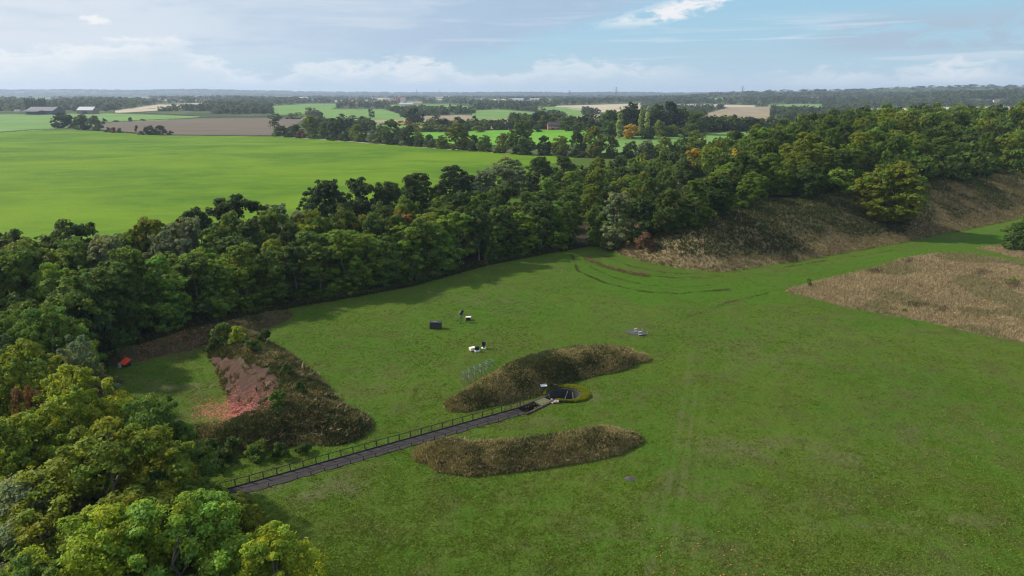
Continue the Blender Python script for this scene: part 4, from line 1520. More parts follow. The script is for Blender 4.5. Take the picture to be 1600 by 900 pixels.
    tufts('uncut_grass', x, y, 0 * x, g.uniform(.3, .6, n), np.full(n, .07), palette(DRYC, (2, 2, 1, 3, 1), n, g) * .9, 'pale strip of uncut grass between the curved wheel ruts', seed=4)
    for arc, n, lo_, hi_ in ((((893, 398), (903, 424), (945, 442), (1005, 456), (1060, 459), (1140, 452)), 1300, .08, .22), (((912, 400), (925, 419), (960, 434), (1010, 446), (1060, 449), (1110, 446)), 500, .06, .14),
                             (((920, 402), (950, 418), (1000, 429), (1060, 435), (1130, 431)), 700, .06, .16), (((940, 398), (985, 416), (1040, 426), (1110, 430)), 450, .06, .14),
                             (((1070, 497), (1100, 486), (1140, 472), (1200, 458)), 350, .05, .13), (((1225, 418), (1290, 407)), 260, .06, .16), (((1330, 402), (1405, 390)), 200, .05, .14)):
        q = np.array([pixz(a, b, 0)[:2] for a, b in arc])
        cu = np.concatenate([[0], np.cumsum(np.hypot(*np.diff(q, axis=0).T))])
        s = g.uniform(0, cu[-1], n)
        s = s[g.random(n) < sstep(.2, .6, vnoise(s, s * 0, 3.5, 111, 2))]
        x = np.interp(s, cu, q[:, 0]) + g.normal(size=len(s)) * .22
        y = np.interp(s, cu, q[:, 1]) + g.normal(size=len(s)) * .32
        tufts('uncut_grass', x, y, 0 * x, g.uniform(lo_, hi_, len(s)), np.full(len(s), .06), palette(np.array([(.10, .11, .03), (.060, .085, .015), (.18, .15, .075)]), (2, 3, 1), len(s), g), 'ragged line of uncut grass along a curved wheel rut', seed=8)
    # the turf itself, longer tufts standing out of the lawn
    n = 330000
    y = 60 + 175 * g.random(n) ** 1.35
    x = (g.random(n) * 2 - 1) * (y * 0.80 + 6)
    px, py = project(x, y, np.zeros(n))
    dens = vnoise(x, y, 1.3, 101, 2) * .6 + vnoise(x, y, 9, 103, 3) * .6
    m = (g.random(n) < .25 + .75 * sstep(.38, .72, dens)) & (px > -10) & (px < 1610) & (py < 910) & ~inpoly(px, py, DRY_FIELD_PX) & ~inpoly(x, y, BELT_POLY) & ~inpoly(x, y, HILL) & ~inpit(x, y, .9)
    x, y, px, py = x[m], y[m], px[m], py[m]
    s_ = (x - PATH_A[0]) * pd[0] + (y - PATH_A[1]) * pd[1]
    o_ = (x - PATH_A[0]) * pn[0] + (y - PATH_A[1]) * pn[1]
    m = ~((np.abs(o_) < PATH_W / 2 - .12) & (s_ > -2) & (s_ < PLEN + 6)) & ~inpoly(px, py, BARE_PX)
    for k in RIDGES:
        m &= ridge_h(k, x, y) < .05
    for pl, wd, a in RUTS:
        m &= (polydist(x, y, [pixz(p[0], p[1], 0) for p in pl]) > wd * 1.25) | (g.random(len(x)) > min(1, a * 1.7))
    x, y = x[m], y[m]
    GR = np.array([(0.112, 0.176, 0.015), (0.144, 0.192, 0.022), (0.188, 0.190, 0.052), (0.090, 0.150, 0.014)])
    WV = np.array((0.17, 0.15, 0.085))
    pdc = pixz(992, 520, 0)
    m = np.abs((x - pdc[0]) / 2.2) + np.abs((y - pdc[1]) / 2.1) > 1
    x, y = x[m], y[m]
    bigv = vnoise(x, y, 22, 105, 3)
    col = palette(GR, (3, 3, 1.4, 3), len(x), g) * (0.78 + 0.5 * bigv)[:, None]
    wr = sstep(.52, .72, vnoise(x, y, 12, 107, 4)) * .55
    col = col * (1 - wr)[:, None] + WV * wr[:, None]
    tufts('lawn_grass', x, y, np.zeros(len(x)), g.uniform(.05, .13, len(x)), np.full(len(x), .07), col, 'short uneven turf tufts all over the mown lawn', blades=3, lean=.8, seed=6)
    # leafy herbs at the foot of the belt
    n = 5000
    s = g.uniform(8, cum[-1], n)
    x, y = np.interp(s, cum, bf[:, 0]), np.interp(s, cum, bf[:, 1])
    off = np.abs(g.normal(size=n)) * 2.2
    x, y = x - .67 * off + .67 * 1.4, y + .74 * off - .74 * 1.4
    tufts('undergrowth', x, y, 0 * x, g.uniform(.4, 1.2, n), np.full(n, .13), palette(SCRUB, (3, 4, 1, 2), n, g) * .8, 'dark nettles and brambles along the foot of the tree belt', 'undergrowth', seed=5)


rough_growth()


def shards():
    """broken orange clay discs lying about: hundreds of little flakes"""
    m = simple_mat('orange_clay', (0.72, 0.16, 0.06), 0.6, 0.2, 3)
    pinkm = simple_mat('red_clay', (0.58, 0.10, 0.085), 0.6, 0.35, 3)
    g = np.random.default_rng(3)

    def flakes(name, pts, size, mat, label):
        mb_v, mb_f = [], []
        for p in pts:
            a = g.uniform(0, 6.28)
            s = size * g.uniform(.6, 1.4)
            b = len(mb_v)
            for k in range(5):
                t = a + k * 1.2566
                mb_v.append((p[0] + math.cos(t) * s, p[1] + math.sin(t) * s * .8, p[2] + .09 + math.sin(t + a) * s * .25))
            mb_v.append((p[0], p[1], p[2] + .09 + s * .35))
            mb_f += [(b + k, b + (k + 1) % 5, b + 5) for k in range(5)]
        tag(mesh_np(name, mb_v, mb_f, mat), label, 'clay shards', kind='stuff')
    pts = []
    for _ in range(100):
        px, py = g.normal(1110, 95), g.normal(880, 32)
        if 990 < px < 1300 and py > 800:
            pts.append(pixz(px, py, 0))
    flakes('clay_shards', pts, .07, m, 'orange clay fragments scattered on the lawn at the bottom')
    pts = []
    for _ in range(2400):
        k = g.random()
        if k < .78:
            px, py = g.normal(356, 32), g.normal(643, 11)
        else:
            px, py = g.normal(395, 30), g.normal(625, 18)
        p = pixz(px, py, 0)
        h = float(H(np.array([p[0]]), np.array([p[1]]))[0])
        p = pixz(px, py, h)
        h = float(H(np.array([p[0]]), np.array([p[1]]))[0])
        if 298 < px < 450 and 600 < py < 668:
            pts.append((p[0], p[1], h - .05))
    flakes('clay_shards', pts, .078, pinkm, 'red clay fragments heaped on the bare slope of the left mound')
    pts = []
    for _ in range(220):
        px = g.uniform(215, 320)
        py = np.interp(px, [200, 320], [560, 528]) + g.normal() * 6
        p = pixz(px, py, .8)
        h = float(H(np.array([p[0]]), np.array([p[1]]))[0])
        pts.append((p[0], p[1], h + .15))
    flakes('clay_shards', pts, .10, pinkm, 'red clay fragments along the low bank behind the sunk grass floor')


shards()

# ------------------------------------------------------------------ footpath, railings, pit
M_PATH = simple_mat('path_surface', (0.0225, 0.0175, 0.016), 0.95, 0.45, 1.2)
M_DWOOD = simple_mat('dark_timber', (0.030, 0.025, 0.022), 0.75, 0.3, 4)
M_CONC = simple_mat('old_concrete', (0.075, 0.075, 0.055), 0.9, 0.35, 1.5)
M_DCONC = simple_mat('dark_concrete', (0.036, 0.035, 0.038), 0.9, 0.35, 1.5)
M_BRICK = simple_mat('old_brick', (0.050, 0.026, 0.022), 0.9, 0.35, 4)
M_WHITE = simple_mat('white_paint', (0.72, 0.71, 0.68), 0.5, 0.1, 3)
M_CREAM = simple_mat('cream_paint', (0.70, 0.62, 0.50), 0.5, 0.12, 3)
M_BLACK = simple_mat('black_plastic', (0.018, 0.017, 0.022), 0.45, 0.2, 3)
M_STEEL = simple_mat('galvanised_steel', (0.17, 0.19, 0.185), 0.5, 0.2, 3, 0.3)
M_ORANGE = simple_mat('orange_plastic', (0.80, 0.075, 0.025), 0.45, 0.08, 2)
M_GREYB = simple_mat('grey_boards', (0.045, 0.045, 0.05), 0.8, 0.3, 3)
M_MOSS = simple_mat('mossy_slab', (0.085, 0.092, 0.035), 0.95, 0.5, 3)
M_GRAVEL = simple_mat('grey_gravel', (0.060, 0.053, 0.056), 0.95, 0.5, 6)
M_STONE = simple_mat('pale_stone', (0.34, 0.27, 0.22), 0.9, 0.35, 3)
M_YELLOW = simple_mat('yellow_paint', (0.55, 0.42, 0.05), 0.5, 0.1, 3)


def P2(s, off, z=0.0):
    """a point s metres along the path, off metres to its far side"""
    q = PATH_A[:2] + pd * s + pn * off
    return (float(q[0]), float(q[1]), z)


def footpath():
    v, f = [], []
    S = np.linspace(0, PLEN - TR_LEN, 60)
    for i, s in enumerate(S):
        for o in (-PATH_W / 2, -.45, .45, PATH_W / 2):
            w = o + (0.12 * math.sin(s * 1.9) * (1 if abs(o) > 1 else 0))
            v.append(P2(s, w, 0.085))
    for i in range(59):
        for k in range(3):
            a = i * 4 + k
            f.append((a, a + 4, a + 5, a + 1))
    tag(mesh_np('footpath', v, f, M_PATH), kind='structure')
    # far railing: tall posts, top rail, low kerb board
    root = empty('railing', P2(PLEN / 2, PATH_W / 2 + .2), 0, 'long dark timber railing along the far side of the footpath', 'railing', 'footpath railings')

    def part(mb, name):
        o = mb.build(name, M_DWOOD, root)
        o.matrix_parent_inverse = root.matrix_basis.inverted()
        return o
    off = PATH_W / 2 + .2
    n = 26
    for i in range(n + 1):
        s = 1.2 + (PLEN - 4.6) * i / n
        part(MB().box(P2(s, off, .55), (.13, .13, 1.16), math.atan2(pd[1], pd[0]), random.uniform(-.04, .04), random.uniform(-.04, .04)), 'post')
    part(MB().bar(P2(1.0, off, 1.12), P2(PLEN - 3.3, off, 1.12), .10), 'top_rail')
    part(MB().box(P2(PLEN / 2, off - .12, .13), (PLEN - 2, .08, .22), math.atan2(pd[1], pd[0])), 'kerb_board')
    root = empty('railing', P2(PLEN / 2, -PATH_W / 2), 0, 'low dark timber railing along the near side of the footpath', 'railing', 'footpath railings')
    off = -PATH_W / 2 + .05
    n = 24
    for i in range(n + 1):
        s = 3.0 + (PLEN - 6.5) * i / n
        if i in (1, 3):
            continue
        part(MB().box(P2(s, off, .30), (.11, .11, .66), math.atan2(pd[1], pd[0]), random.uniform(-.06, .06), random.uniform(-.06, .06)), 'post')
    part(MB().bar(P2(12, off, .56), P2(PLEN - 3.5, off, .56), .075), 'top_rail')
    part(MB().bar(P2(0.6, off, .56), P2(3.0, off, .56), .075), 'top_rail')


bpy.context.view_layer.update()
footpath()


def childp(root):
    inv = root.matrix_basis.inverted()

    def f(mb, name, mat, bevel=0.0):
        o = mb.build(name, mat, root, bevel)
        o.matrix_parent_inverse = inv
        return o
    return f


def trap_pit():
    cx, cy = float(PIT_C[0]), float(PIT_C[1])
    root = empty('trap_pit', (cx, cy, 0), 0, 'oval concrete pit sunk in the lawn between the two curved mounds', 'pit')
    bpy.context.view_layer.update()
    p = childp(root)
    # wall ring with a gap where the entrance comes in
    v, f = [], []
    n = 72
    ent = math.atan2((TR_B[1] - cy) / PIT_RY, (TR_B[0] - cx) / PIT_RX)
    wall = MB()
    for k in range(n):
        a0, a1 = 2 * math.pi * k / n, 2 * math.pi * (k + 1) / n
        am = (a0 + a1) / 2
        dlt = abs((am - ent + math.pi) % (2 * math.pi) - math.pi)
        top = -1.0 + 1.12 if dlt > 0.26 else -0.25
        q = []
        for rr, z in ((-.28, -3.0), (.42, -3.0), (.42, top), (-.28, top)):
            for a in (a0, a1):
                q.append((cx + (PIT_RX + rr) * math.cos(a), cy + (PIT_RY + rr) * math.sin(a), z))
        if dlt > 0.26:
            wall.raw(q, [(0, 1, 7, 6), (6, 7, 5, 4), (2, 3, 5, 4), (0, 2, 4, 6), (1, 3, 5, 7)])
    p(wall, 'wall', M_DCONC)
    fl = MB()
    fl.raw([(cx + (PIT_RX) * math.cos(2 * math.pi * k / 32), cy + PIT_RY * math.sin(2 * math.pi * k / 32), -2.6) for k in range(32)], [tuple(range(32))])
    p(fl, 'floor', M_DCONC)
    pole = lambda a, b: MB().tube([a, b], .06, 6)
    p(pole((cx - .6, cy - .8, -2.5), (cx + .9, cy + 2.5, .0)), 'pole', M_STEEL)
    p(pole((cx + 1.6, cy - .3, -2.5), (cx + 1.6, cy + 1.9, -.3)), 'pole', M_STEEL)
    # clay machine standing in the pit
    t = empty('clay_trap', (cx + 2.3, cy + .2, -2.6), 0.3, 'small pale clay launching machine standing inside the oval pit', 'clay trap')
    MB().box((0, 0, .35), (.9, .7, .7)).build('base', M_WHITE, t, .03)
    MB().disc((0, 0, 1.15), .38, .8, 14).build('magazine', M_CREAM, t)
    MB().bar((.1, 0, .7), (.9, .3, .95), .09).build('throwing_arm', M_STEEL, t)
    # low hedge round the rim
    g = np.random.default_rng(8)
    n = 9000
    a = g.uniform(0, 6.2832, n)
    dl = np.abs((a - ent + np.pi) % (2 * np.pi) - np.pi)
    k = dl > 0.42
    a, dl = a[k], dl[k]
    wdt = 0.22 + 0.55 * sstep(-.35, .85, np.cos(a - 0.35))
    rr = 0.35 + wdt * g.uniform(-.55, 1.6, len(a))
    hz = .12 + (.42 * np.sqrt(np.clip(1 - ((rr - .35 - wdt * .5) / (wdt * 1.1 + .05)) ** 2, 0, 1))) * g.uniform(.7, 1.0, len(a)) + (vnoise(a * 4, a * 0, .8, 3, 2) - .5) * .2
    P = np.stack([cx + (PIT_RX + rr) * np.cos(a), cy + (PIT_RY + rr) * np.sin(a), np.maximum(hz, .06)], 1)
    N = unit(g.normal(size=P.shape) * .6 + np.array([0, 0, .8]))
    v, f = cards(P, N, .09 * g.uniform(.7, 1.4, len(P)), g)
    T = np.repeat(np.array([(1, 1, 1)]) * g.uniform(.7, 1.25, (len(P), 1)), 4, 0)
    o = mesh_np('low_hedge', v, f, LEAF, attrs={'tint': T})
    o.color = (.20, .215, .012, 1)
    tag(o, 'low yellow green hedge round the rim of the oval pit', 'hedge')
    # entrance: sloping floor between two brick walls, lintel slab with grass
    er = empty('pit_entrance', (float(TR_A[0]), float(TR_A[1]), 0), 0, 'sunk brick lined entrance leading from the footpath down into the oval pit', 'entrance')
    bpy.context.view_layer.update()
    q = childp(er)
    d = (TR_B - TR_A)
    L = float(np.hypot(*d))
    d = d / L
    nn = np.array([-d[1], d[0]])

    def E(s, o, z):
        c = TR_A + d * s + nn * o
        return (float(c[0]), float(c[1]), z)
    q(MB().raw([E(-.6, 1.4, .087), E(-.6, -1.4, .087), E(L * .7, -1.2, -2.2), E(L * .7, 1.2, -2.2), E(L + .5, 1.0, -2.55), E(L + .5, -1.0, -2.55)], [(0, 1, 2, 3), (3, 2, 5, 4)]), 'ramp', M_PATH)

    def wallmb(o0, o1, th):
        m = MB()
        for s0, s1, w0, w1 in ((-.3, L * .5, o0, (o0 + o1) / 2), (L * .5, L + .1, (o0 + o1) / 2, o1)):
            sg = 1 if o0 > 0 else -1
            a, b = [E(s0, w0, -2.9), E(s1, w1, -2.9)], [E(s0, w0 + sg * th, -2.9), E(s1, w1 + sg * th, -2.9)]
            top = .22
            vv = a + b[::-1] + [(x, y, top) for x, y, _ in a] + [(x, y, top) for x, y, _ in b[::-1]]
            m.raw(vv, [(0, 1, 5, 4), (1, 2, 6, 5), (2, 3, 7, 6), (3, 0, 4, 7), (4, 5, 6, 7)])
        return m
    q(wallmb(1.2, .85, .38), 'side_wall', M_BRICK)
    q(wallmb(-1.2, -.85, .38), 'side_wall', M_BRICK)
    q(MB().box(E(L * .72, .05, .02), (2.3, 2.6, .30), math.atan2(d[1], d[0])), 'lintel', M_MOSS, .05)
    q(MB().box(E(L * .60, 0, -1.2), (.12, 1.75, 2.3), math.atan2(d[1], d[0])), 'door', M_BLACK)  # black panel put in for the shade inside the open entrance
    # red painted handrail above the far wall
    hr = empty('handrail', E(2, 1.4, 0), 0, 'short rusty red handrail above the brick entrance wall', 'handrail')
    bpy.context.view_layer.update()
    h = childp(hr)
    M_RED = simple_mat('rusty_red_paint', (0.11, 0.022, 0.02), 0.7, 0.3, 4)
    for s in (-2.4, -1.0, .4, 1.8):
        h(MB().tube([E(s, 1.4, .1), E(s, 1.4, 1.05)], .05, 6), 'post', M_RED)
    h(MB().tube([E(-2.4, 1.4, 1.05), E(1.8, 1.4, 1.05)], .045, 6), 'top_rail', M_RED)
    h(MB().tube([E(-2.4, 1.4, .6), E(1.8, 1.4, .6)], .04, 6), 'middle_rail', M_RED)
    # rubble pier near side
    st = empty('stone_pier', E(L * .88, -1.45, 0), 0, 'small pile of pale stones beside the pit entrance', 'stone pier')
    r_ = random.Random(4)
    for k in range(9):
        c = (r_.uniform(-.5, .7), r_.uniform(-.35, .3), .15 + .2 * (k // 4))
        MB().box(c, (r_.uniform(.35, .6), r_.uniform(.3, .45), .22), r_.uniform(0, 3), r_.uniform(-.15, .15), taper=.8).build('stone', M_STONE, st, .04)
    # pale posts on the near side of the path's end
    fr = empty('post_rail', E(1.0, -1.5, 0), 0, 'short pale post and rail on the near side of the pit entrance', 'railing')
    bpy.context.view_layer.update()
    h = childp(fr)
    h(MB().box(E(1.4, -1.6, .38), (.09, .09, .8)), 'post', M_STONE)
    h(MB().box(E(3.2, -1.6, .38), (.09, .09, .8)), 'post', M_STONE)
    h(MB().bar(E(1.4, -1.6, .72), E(3.2, -1.6, .72), .06), 'rail', M_STONE)
    # grassy roof hump with white box
    wp = pixz(849, 611, 0)
    wb = empty('control_box', (wp[0], wp[1], 0), .25, 'small white box with sloping lid on posts behind the pit entrance', 'box')
    MB().box((0, 0, .85), (.95, .6, .4)).build('cabinet', M_GREYB, wb, .02)
    MB().box((0, -.05, 1.12), (1.15, .8, .07), 0, 0, .16).build('lid', M_WHITE, wb, .02)
    for x in (-.4, .4):
        for y in (-.22, .22):
            MB().box((x, y, .33), (.08, .08, .68)).build('leg', M_WHITE, wb)
    sp = pixz(868, 609, 0)
    s2 = empty('chimney_pot', (sp[0], sp[1], 0), 0, 'short dark vent pipe on the far rim of the oval pit', 'vent pipe')
    MB().tube([(0, 0, 0), (0, 0, .85)], .16, 10).build('pipe', M_DCONC, s2)
    MB().disc((0, 0, .95), .26, .08, 10).build('cap', M_DCONC, s2)


trap_pit()


# ------------------------------------------------------------------ shooting ground furniture
def furniture():
    # dark board shelter
    c = pixz(681, 513, 0)
    e = empty('board_shelter', c, -.05, 'dark grey boarded box shelter standing alone on the lawn', 'shelter')
    MB().box((0, 0, .72), (2.55, 1.1, 1.44)).build('body', M_GREYB, e, .02)
    for k in range(8):
        MB().box((-1.22 + k * .35, -.57, .72), (.03, .03, 1.4)).build('batten', M_BLACK, e)
    MB().box((0, 0, 1.49), (2.7, 1.3, .09)).build('roof_board', M_BLACK, e, .01)
    MB().box((-.15, -.1, 1.56), (.95, .45, .06)).build('pale_sheet', M_STEEL, e)
    # tower trap
    c = pixz(721, 503, 0)
    e = empty('clay_trap', c, .2, 'black clay launcher raised on a splayed steel stand', 'clay trap')
    for a in (0.3, 2.3, 4.4):
        MB().tube([(math.cos(a) * 1.15, math.sin(a) * 1.15, .05), (0, 0, 1.15)], .05, 6).build('leg', M_BLACK, e)
        MB().box((math.cos(a) * 1.2, math.sin(a) * 1.2, .06), (.5, .3, .1), a).build('foot', M_BLACK, e)
    MB().tube([(0, 0, .3), (0, 0, 1.7)], .08, 8).build('pole', M_STEEL, e)
    MB().box((0, 0, 1.75), (.8, .6, .3), .3).build('cradle', M_STEEL, e, .02)
    MB().tube([(-.25, 0, 1.8), (.35, .1, 2.75)], [.42, .42], 14).build('magazine', M_BLACK, e)
    MB().tube([(-.45, -.1, 2.0), (-.1, -.1, 2.55)], [.22, .22], 10).build('motor', M_STEEL, e)
    MB().tube([(.75, -.15, 0), (.75, -.15, 1.05)], .05, 6).build('yellow_prop', M_YELLOW, e)
    c = pixz(732, 500, 0)
    e = empty('trap_box', c, .05, 'cream battery box beside the raised black clay launcher', 'box')
    MB().box((0, 0, .36), (1.15, .8, .66)).build('body', M_BLACK, e, .02)
    MB().box((0, 0, .74), (1.25, .95, .12)).build('lid', M_CREAM, e, .02)
    for x in (-.58, .58):
        MB().box((x, -.2, .36), (.08, .5, .5)).build('side_panel', M_CREAM, e)
    MB().box((0, 0, .02), (1.5, .95, .05)).build('pallet', M_DWOOD, e)
    # low trap with cream box behind
    c = pixz(744, 549, 0)
    e = empty('clay_trap', c, .5, 'low clay launcher with a cream cover and a white skirted base', 'clay trap')
    MB().box((-.45, .75, .42), (1.25, .95, .6), .1).build('cover', M_CREAM, e, .05)
    MB().box((.1, -.1, .18), (1.1, .9, .3)).build('base', M_WHITE, e, .03)
    for x, r_ in ((-.2, .24), (.2, .24), (0, .24)):
        MB().disc((x + .1, -.1 + (.22 if x == 0 else -.12), .72), r_, .75, 12).build('magazine', M_BLACK, e)
    MB().bar((.1, -.2, .4), (.85, -.55, .55), .09).build('throwing_arm', M_STEEL, e)
    c = pixz(756, 545, 0)
    e = empty('clay_trap', c, .1, 'upright black clay launcher on a pale base right of the low one', 'clay trap')
    MB().box((0, 0, .14), (.95, .75, .24)).build('base', M_WHITE, e, .03)
    MB().box((0, 0, .5), (.35, .35, .5)).build('column', M_BLACK, e, .02)
    MB().box((-.02, 0, 1.15), (.75, .5, .85)).build('magazine', M_BLACK, e, .05)
    MB().tube([(.2, 0, 1.55), (.25, .1, 2.0)], .05, 6).build('mast', M_STEEL, e)
    MB().bar((.2, -.2, .3), (.85, -.3, .4), .09).build('throwing_arm', M_STEEL, e)
    # five shooting cages
    words_ = ['leftmost steel shooting cage of the row above the curved mound', 'second steel shooting cage from the left in the row', 'third steel shooting cage in the middle of the row',
              'fourth steel shooting cage from the left in the row', 'rightmost steel shooting cage of the row, nearest the mound top']
    for i, (px, py) in enumerate(((728, 599), (737, 594), (746, 590), (755, 586), (765, 581))):
        c = pixz(px, py, 0)
        e = empty('shooting_cage', c, .45, words_[i], 'shooting cage', 'steel shooting cages')
        w = .55
        corners = [(-w, -w), (w, -w), (w, w), (-w, w)]
        for k, (x, y) in enumerate(corners):
            MB().tube([(x, y, 0), (x, y, 2.25)], .045, 6).build('post', M_STEEL, e)
        for z, nm in ((2.25, 'top_rail'), (1.05, 'middle_rail')):
            for k in range(4):
                if nm == 'middle_rail' and k == 0:
                    continue
                a, b = corners[k], corners[(k + 1) % 4]
                MB().tube([(a[0], a[1], z), (b[0], b[1], z)], .042, 6).build(nm, M_STEEL, e)
        MB().box((0, w + .02, .98), (1.05, .05, .14)).build('gun_rest', M_STEEL, e)
    # gravel pad with white framed stand
    c = pixz(992, 520, 0)
    v = []
    cn = [(-2.3, .3), (-.6, 1.7), (1.2, 1.9), (2.2, .7), (.9, -1.7), (-.8, -1.3)]
    for k in range(6):
        for q in range(4):
            a, b = cn[k], cn[(k + 1) % 6]
            v.append((c[0] + a[0] + (b[0] - a[0]) * q / 4 + random.uniform(-.12, .12), c[1] + a[1] + (b[1] - a[1]) * q / 4 + random.uniform(-.12, .12), .12))
    v = v[::-1]
    pad = mesh_np('gravel_pad', v, [tuple(range(len(v)))], M_GRAVEL)
    tag(pad, kind='structure')
    e = empty('shooting_stand', pixz(1000, 522, 0), .25, 'low timber stand with pale rails on the gravel pad', 'stand')
    MB().box((.2, 0, .16), (2.0, 2.2, .14)).build('platform', M_GREYB, e)
    for (x, y) in ((-.85, -1.1), (-.85, 1.1), (1.15, -1.1), (1.15, 1.1)):
        MB().box((x, y, .5), (.10, .10, 1.0)).build('post', M_STONE, e)
    for y in (-1.1, 1.1):
        MB().box((-.55, y, .98), (.65, .14, .07)).build('rail', M_WHITE, e)
        MB().box((-.55, y, .35), (.65, .14, .09)).build('rail', M_WHITE, e)
    MB().box((1.15, 0, 1.0), (.08, 2.2, .08)).build('rail', M_DWOOD, e)
    e = empty('marker_post', pixz(1007, 517, 0), 0, 'tall thin steel pole behind the timber stand on gravel', 'pole')
    MB().tube([(0, 0, 0), (0, 0, 2.6)], .035, 6).build('pole', M_STEEL, e)
    MB().box((0, 0, 2.62), (.12, .12, .05)).build('cap', M_STEEL, e)
    for px, py, lab in ((881, 527, 'short stake alone in the lawn above the curved mound'), (1079, 491, 'thin stake nearest the timber stand, in the line of three'), (1132, 476, 'middle thin stake of the line of three on the lawn'),
                        (1180, 462, 'rightmost thin stake of the line of three on the lawn')):
        e = empty('stake', pixz(px, py, 0), 0, lab, 'stake', 'stakes on the lawn')
        MB().tube([(0, 0, 0), (0, 0, 1.25)], .035, 6).build('shaft', M_STEEL, e)
        MB().box((0, 0, 1.28), (.1, .1, .06)).build('cap', M_STEEL, e)
    e = empty('post', pixz(449, 495, 0), 0, 'dark timber post at the end of the low bank by the tree belt', 'post')
    MB().box((0, 0, .9), (.16, .16, 1.8)).build('shaft', M_DWOOD, e, .01)
    MB().box((0, 0, 1.83), (.2, .2, .06)).build('cap', M_DWOOD, e)
    # orange lidded trap in the shade on the left
    c = pixz(198, 572, 0)
    e = empty('clay_trap', c, -.5, 'clay launcher with a tilted bright orange lid in the shade at the left', 'clay trap')
    MB().box((0, .1, .35), (1.3, .9, .6)).build('base', M_BLACK, e, .03)
    MB().box((0, -.1, 1.05), (1.6, 1.6, .07), 0, .12, .5).build('lid', M_ORANGE, e, .01)
    MB().disc((-.2, .5, .95), .3, .6, 12).build('magazine', M_BLACK, e)
    e = empty('stump', pixz(187, 574, 0), 0, 'small grey stump left of the orange lid', 'stump')
    MB().tube([(0, 0, 0), (.05, 0, .7)], [.4, .3], 9).build('wood', M_STONE, e)
    # bare mole heap
    g = random.Random(2)
    c = pixz(984, 748, 0)
    vs = [(0, 0, .22)]
    for ring, (rr, z) in enumerate(((.22, .14), (.42, .05), (.6, -.05))):
        for k in range(12):
            t = k * .5236
            q = rr * g.uniform(.8, 1.2)
            vs.append((c[0] + math.cos(t) * q * 1.2, c[1] + math.sin(t) * q, z * g.uniform(.7, 1.3)))
    vs[0] = (c[0], c[1], .22)
    fs = [(0, 1 + k, 1 + (k + 1) % 12) for k in range(12)]
    for r_ in range(2):
        for k in range(12):
            a, b = 1 + r_ * 12 + k, 1 + r_ * 12 + (k + 1) % 12
            fs.append((a, a + 12, b + 12, b))
    o = mesh_np('soil_heap', [(x, y, z + .05) for x, y, z in vs], fs, M_GRAVEL, None, True)
    tag(o, 'small grey heap of soil in the lawn right of the front mound', 'soil heap')


furniture()


# ------------------------------------------------------------------ fences, hedges, buildings, pylons
M_RBRICK = simple_mat('red_brick', (0.27, 0.085, 0.055), 0.9, 0.25, 2)
M_TILE = simple_mat('dark_roof_tiles', (0.055, 0.045, 0.045), 0.85, 0.3, 1)
M_RTILE = simple_mat('red_roof_tiles', (0.22, 0.10, 0.07), 0.85, 0.3, 1)
M_RENDER = simple_mat('pale_render', (0.62, 0.58, 0.52), 0.9, 0.12, 1)
M_SHEET = simple_mat('grey_roof_sheet', (0.05, 0.05, 0.062), 0.6, 0.2, .4)
M_LSHEET = simple_mat('light_roof_sheet', (0.36, 0.37, 0.39), 0.5, 0.1, .4)
M_GLASS = simple_mat('dark_glass', (0.03, 0.035, 0.04), 0.15, 0.2, 1)
M_TAN = simple_mat('tan_boards', (0.20, 0.14, 0.11), 0.9, 0.25, .6)


def gable(w, d, wall, ridge, over=.4, eave_drop=0.0):
    """walls and roof of a pitched building, ridge along x"""
    wm = MB().raw([(-w / 2, -d / 2, -2), (w / 2, -d / 2, -2), (w / 2, d / 2, -2), (-w / 2, d / 2, -2), (-w / 2, -d / 2, wall), (w / 2, -d / 2, wall), (w / 2, d / 2, wall), (-w / 2, d / 2, wall),
                   (-w / 2, 0, ridge), (w / 2, 0, ridge)], [(0, 1, 5, 4), (1, 2, 6, 9, 5), (2, 3, 7, 6), (3, 0, 4, 8, 7)])
    sl = (ridge - wall) / (d / 2)
    rm = MB()
    x = w / 2 + over
    y = d / 2 + over
    z0 = wall - over * sl + .06
    zr = ridge + .06
    th = .22
    rm.raw([(-x, -y, z0), (x, -y, z0), (x, 0, zr), (-x, 0, zr), (-x, -y, z0 + th), (x, -y, z0 + th), (x, 0, zr + th), (-x, 0, zr + th), (-x, y, z0), (x, y, z0), (-x, y, z0 + th), (x, y, z0 + th)],
           [(0, 3, 2, 1), (4, 5, 6, 7), (0, 1, 5, 4), (3, 8, 9, 2), (7, 6, 11, 10), (8, 10, 11, 9), (0, 4, 7, 3), (3, 7, 10, 8), (1, 2, 6, 5), (2, 9, 11, 6)])
    return wm, rm


def house(px, py, wpx, hpx, label, wall_m, roof_m, rz=0.0, windows=True, group=None, cat='house'):
    p = pix(px, py)
    dist = p[1] * CP - (p[2] - CAM_H) * SP
    w = wpx / F * dist
    hh = hpx / F * dist
    e = empty('house', p, rz, label, cat, group)
    wm, rm = gable(w, w * .6, hh * .6, hh)
    wm.build('wall', wall_m, e)
    rf = rm.build('roof', roof_m, e)
    MB().box((w * .36, 0, hh + .5), (w * .07, w * .07, 2.0)).build('chimney', wall_m, rf)
    if windows:
        for fl in (0.16, 0.40):
            for k in range(4):
                x = -w * .36 + k * w * .24
                if fl < .2 and k == 1:
                    MB().box((x, -w * .3 - .03, hh * .13), (w * .08, .1, hh * .28)).build('door', M_DWOOD, e)
                    continue
                fr = MB().box((x, -w * .3 - .03, hh * (fl + .04)), (w * .11, .1, hh * .15)).build('window', M_WHITE, e)
                MB().box((x, -w * .3 - .07, hh * (fl + .04)), (w * .085, .1, hh * .115)).build('pane', M_GLASS, fr)
        MB().box((0, -w * .3 - .05, hh * .335), (w * .98, .06, hh * .02)).build('string_course', M_WHITE, e)
    return e


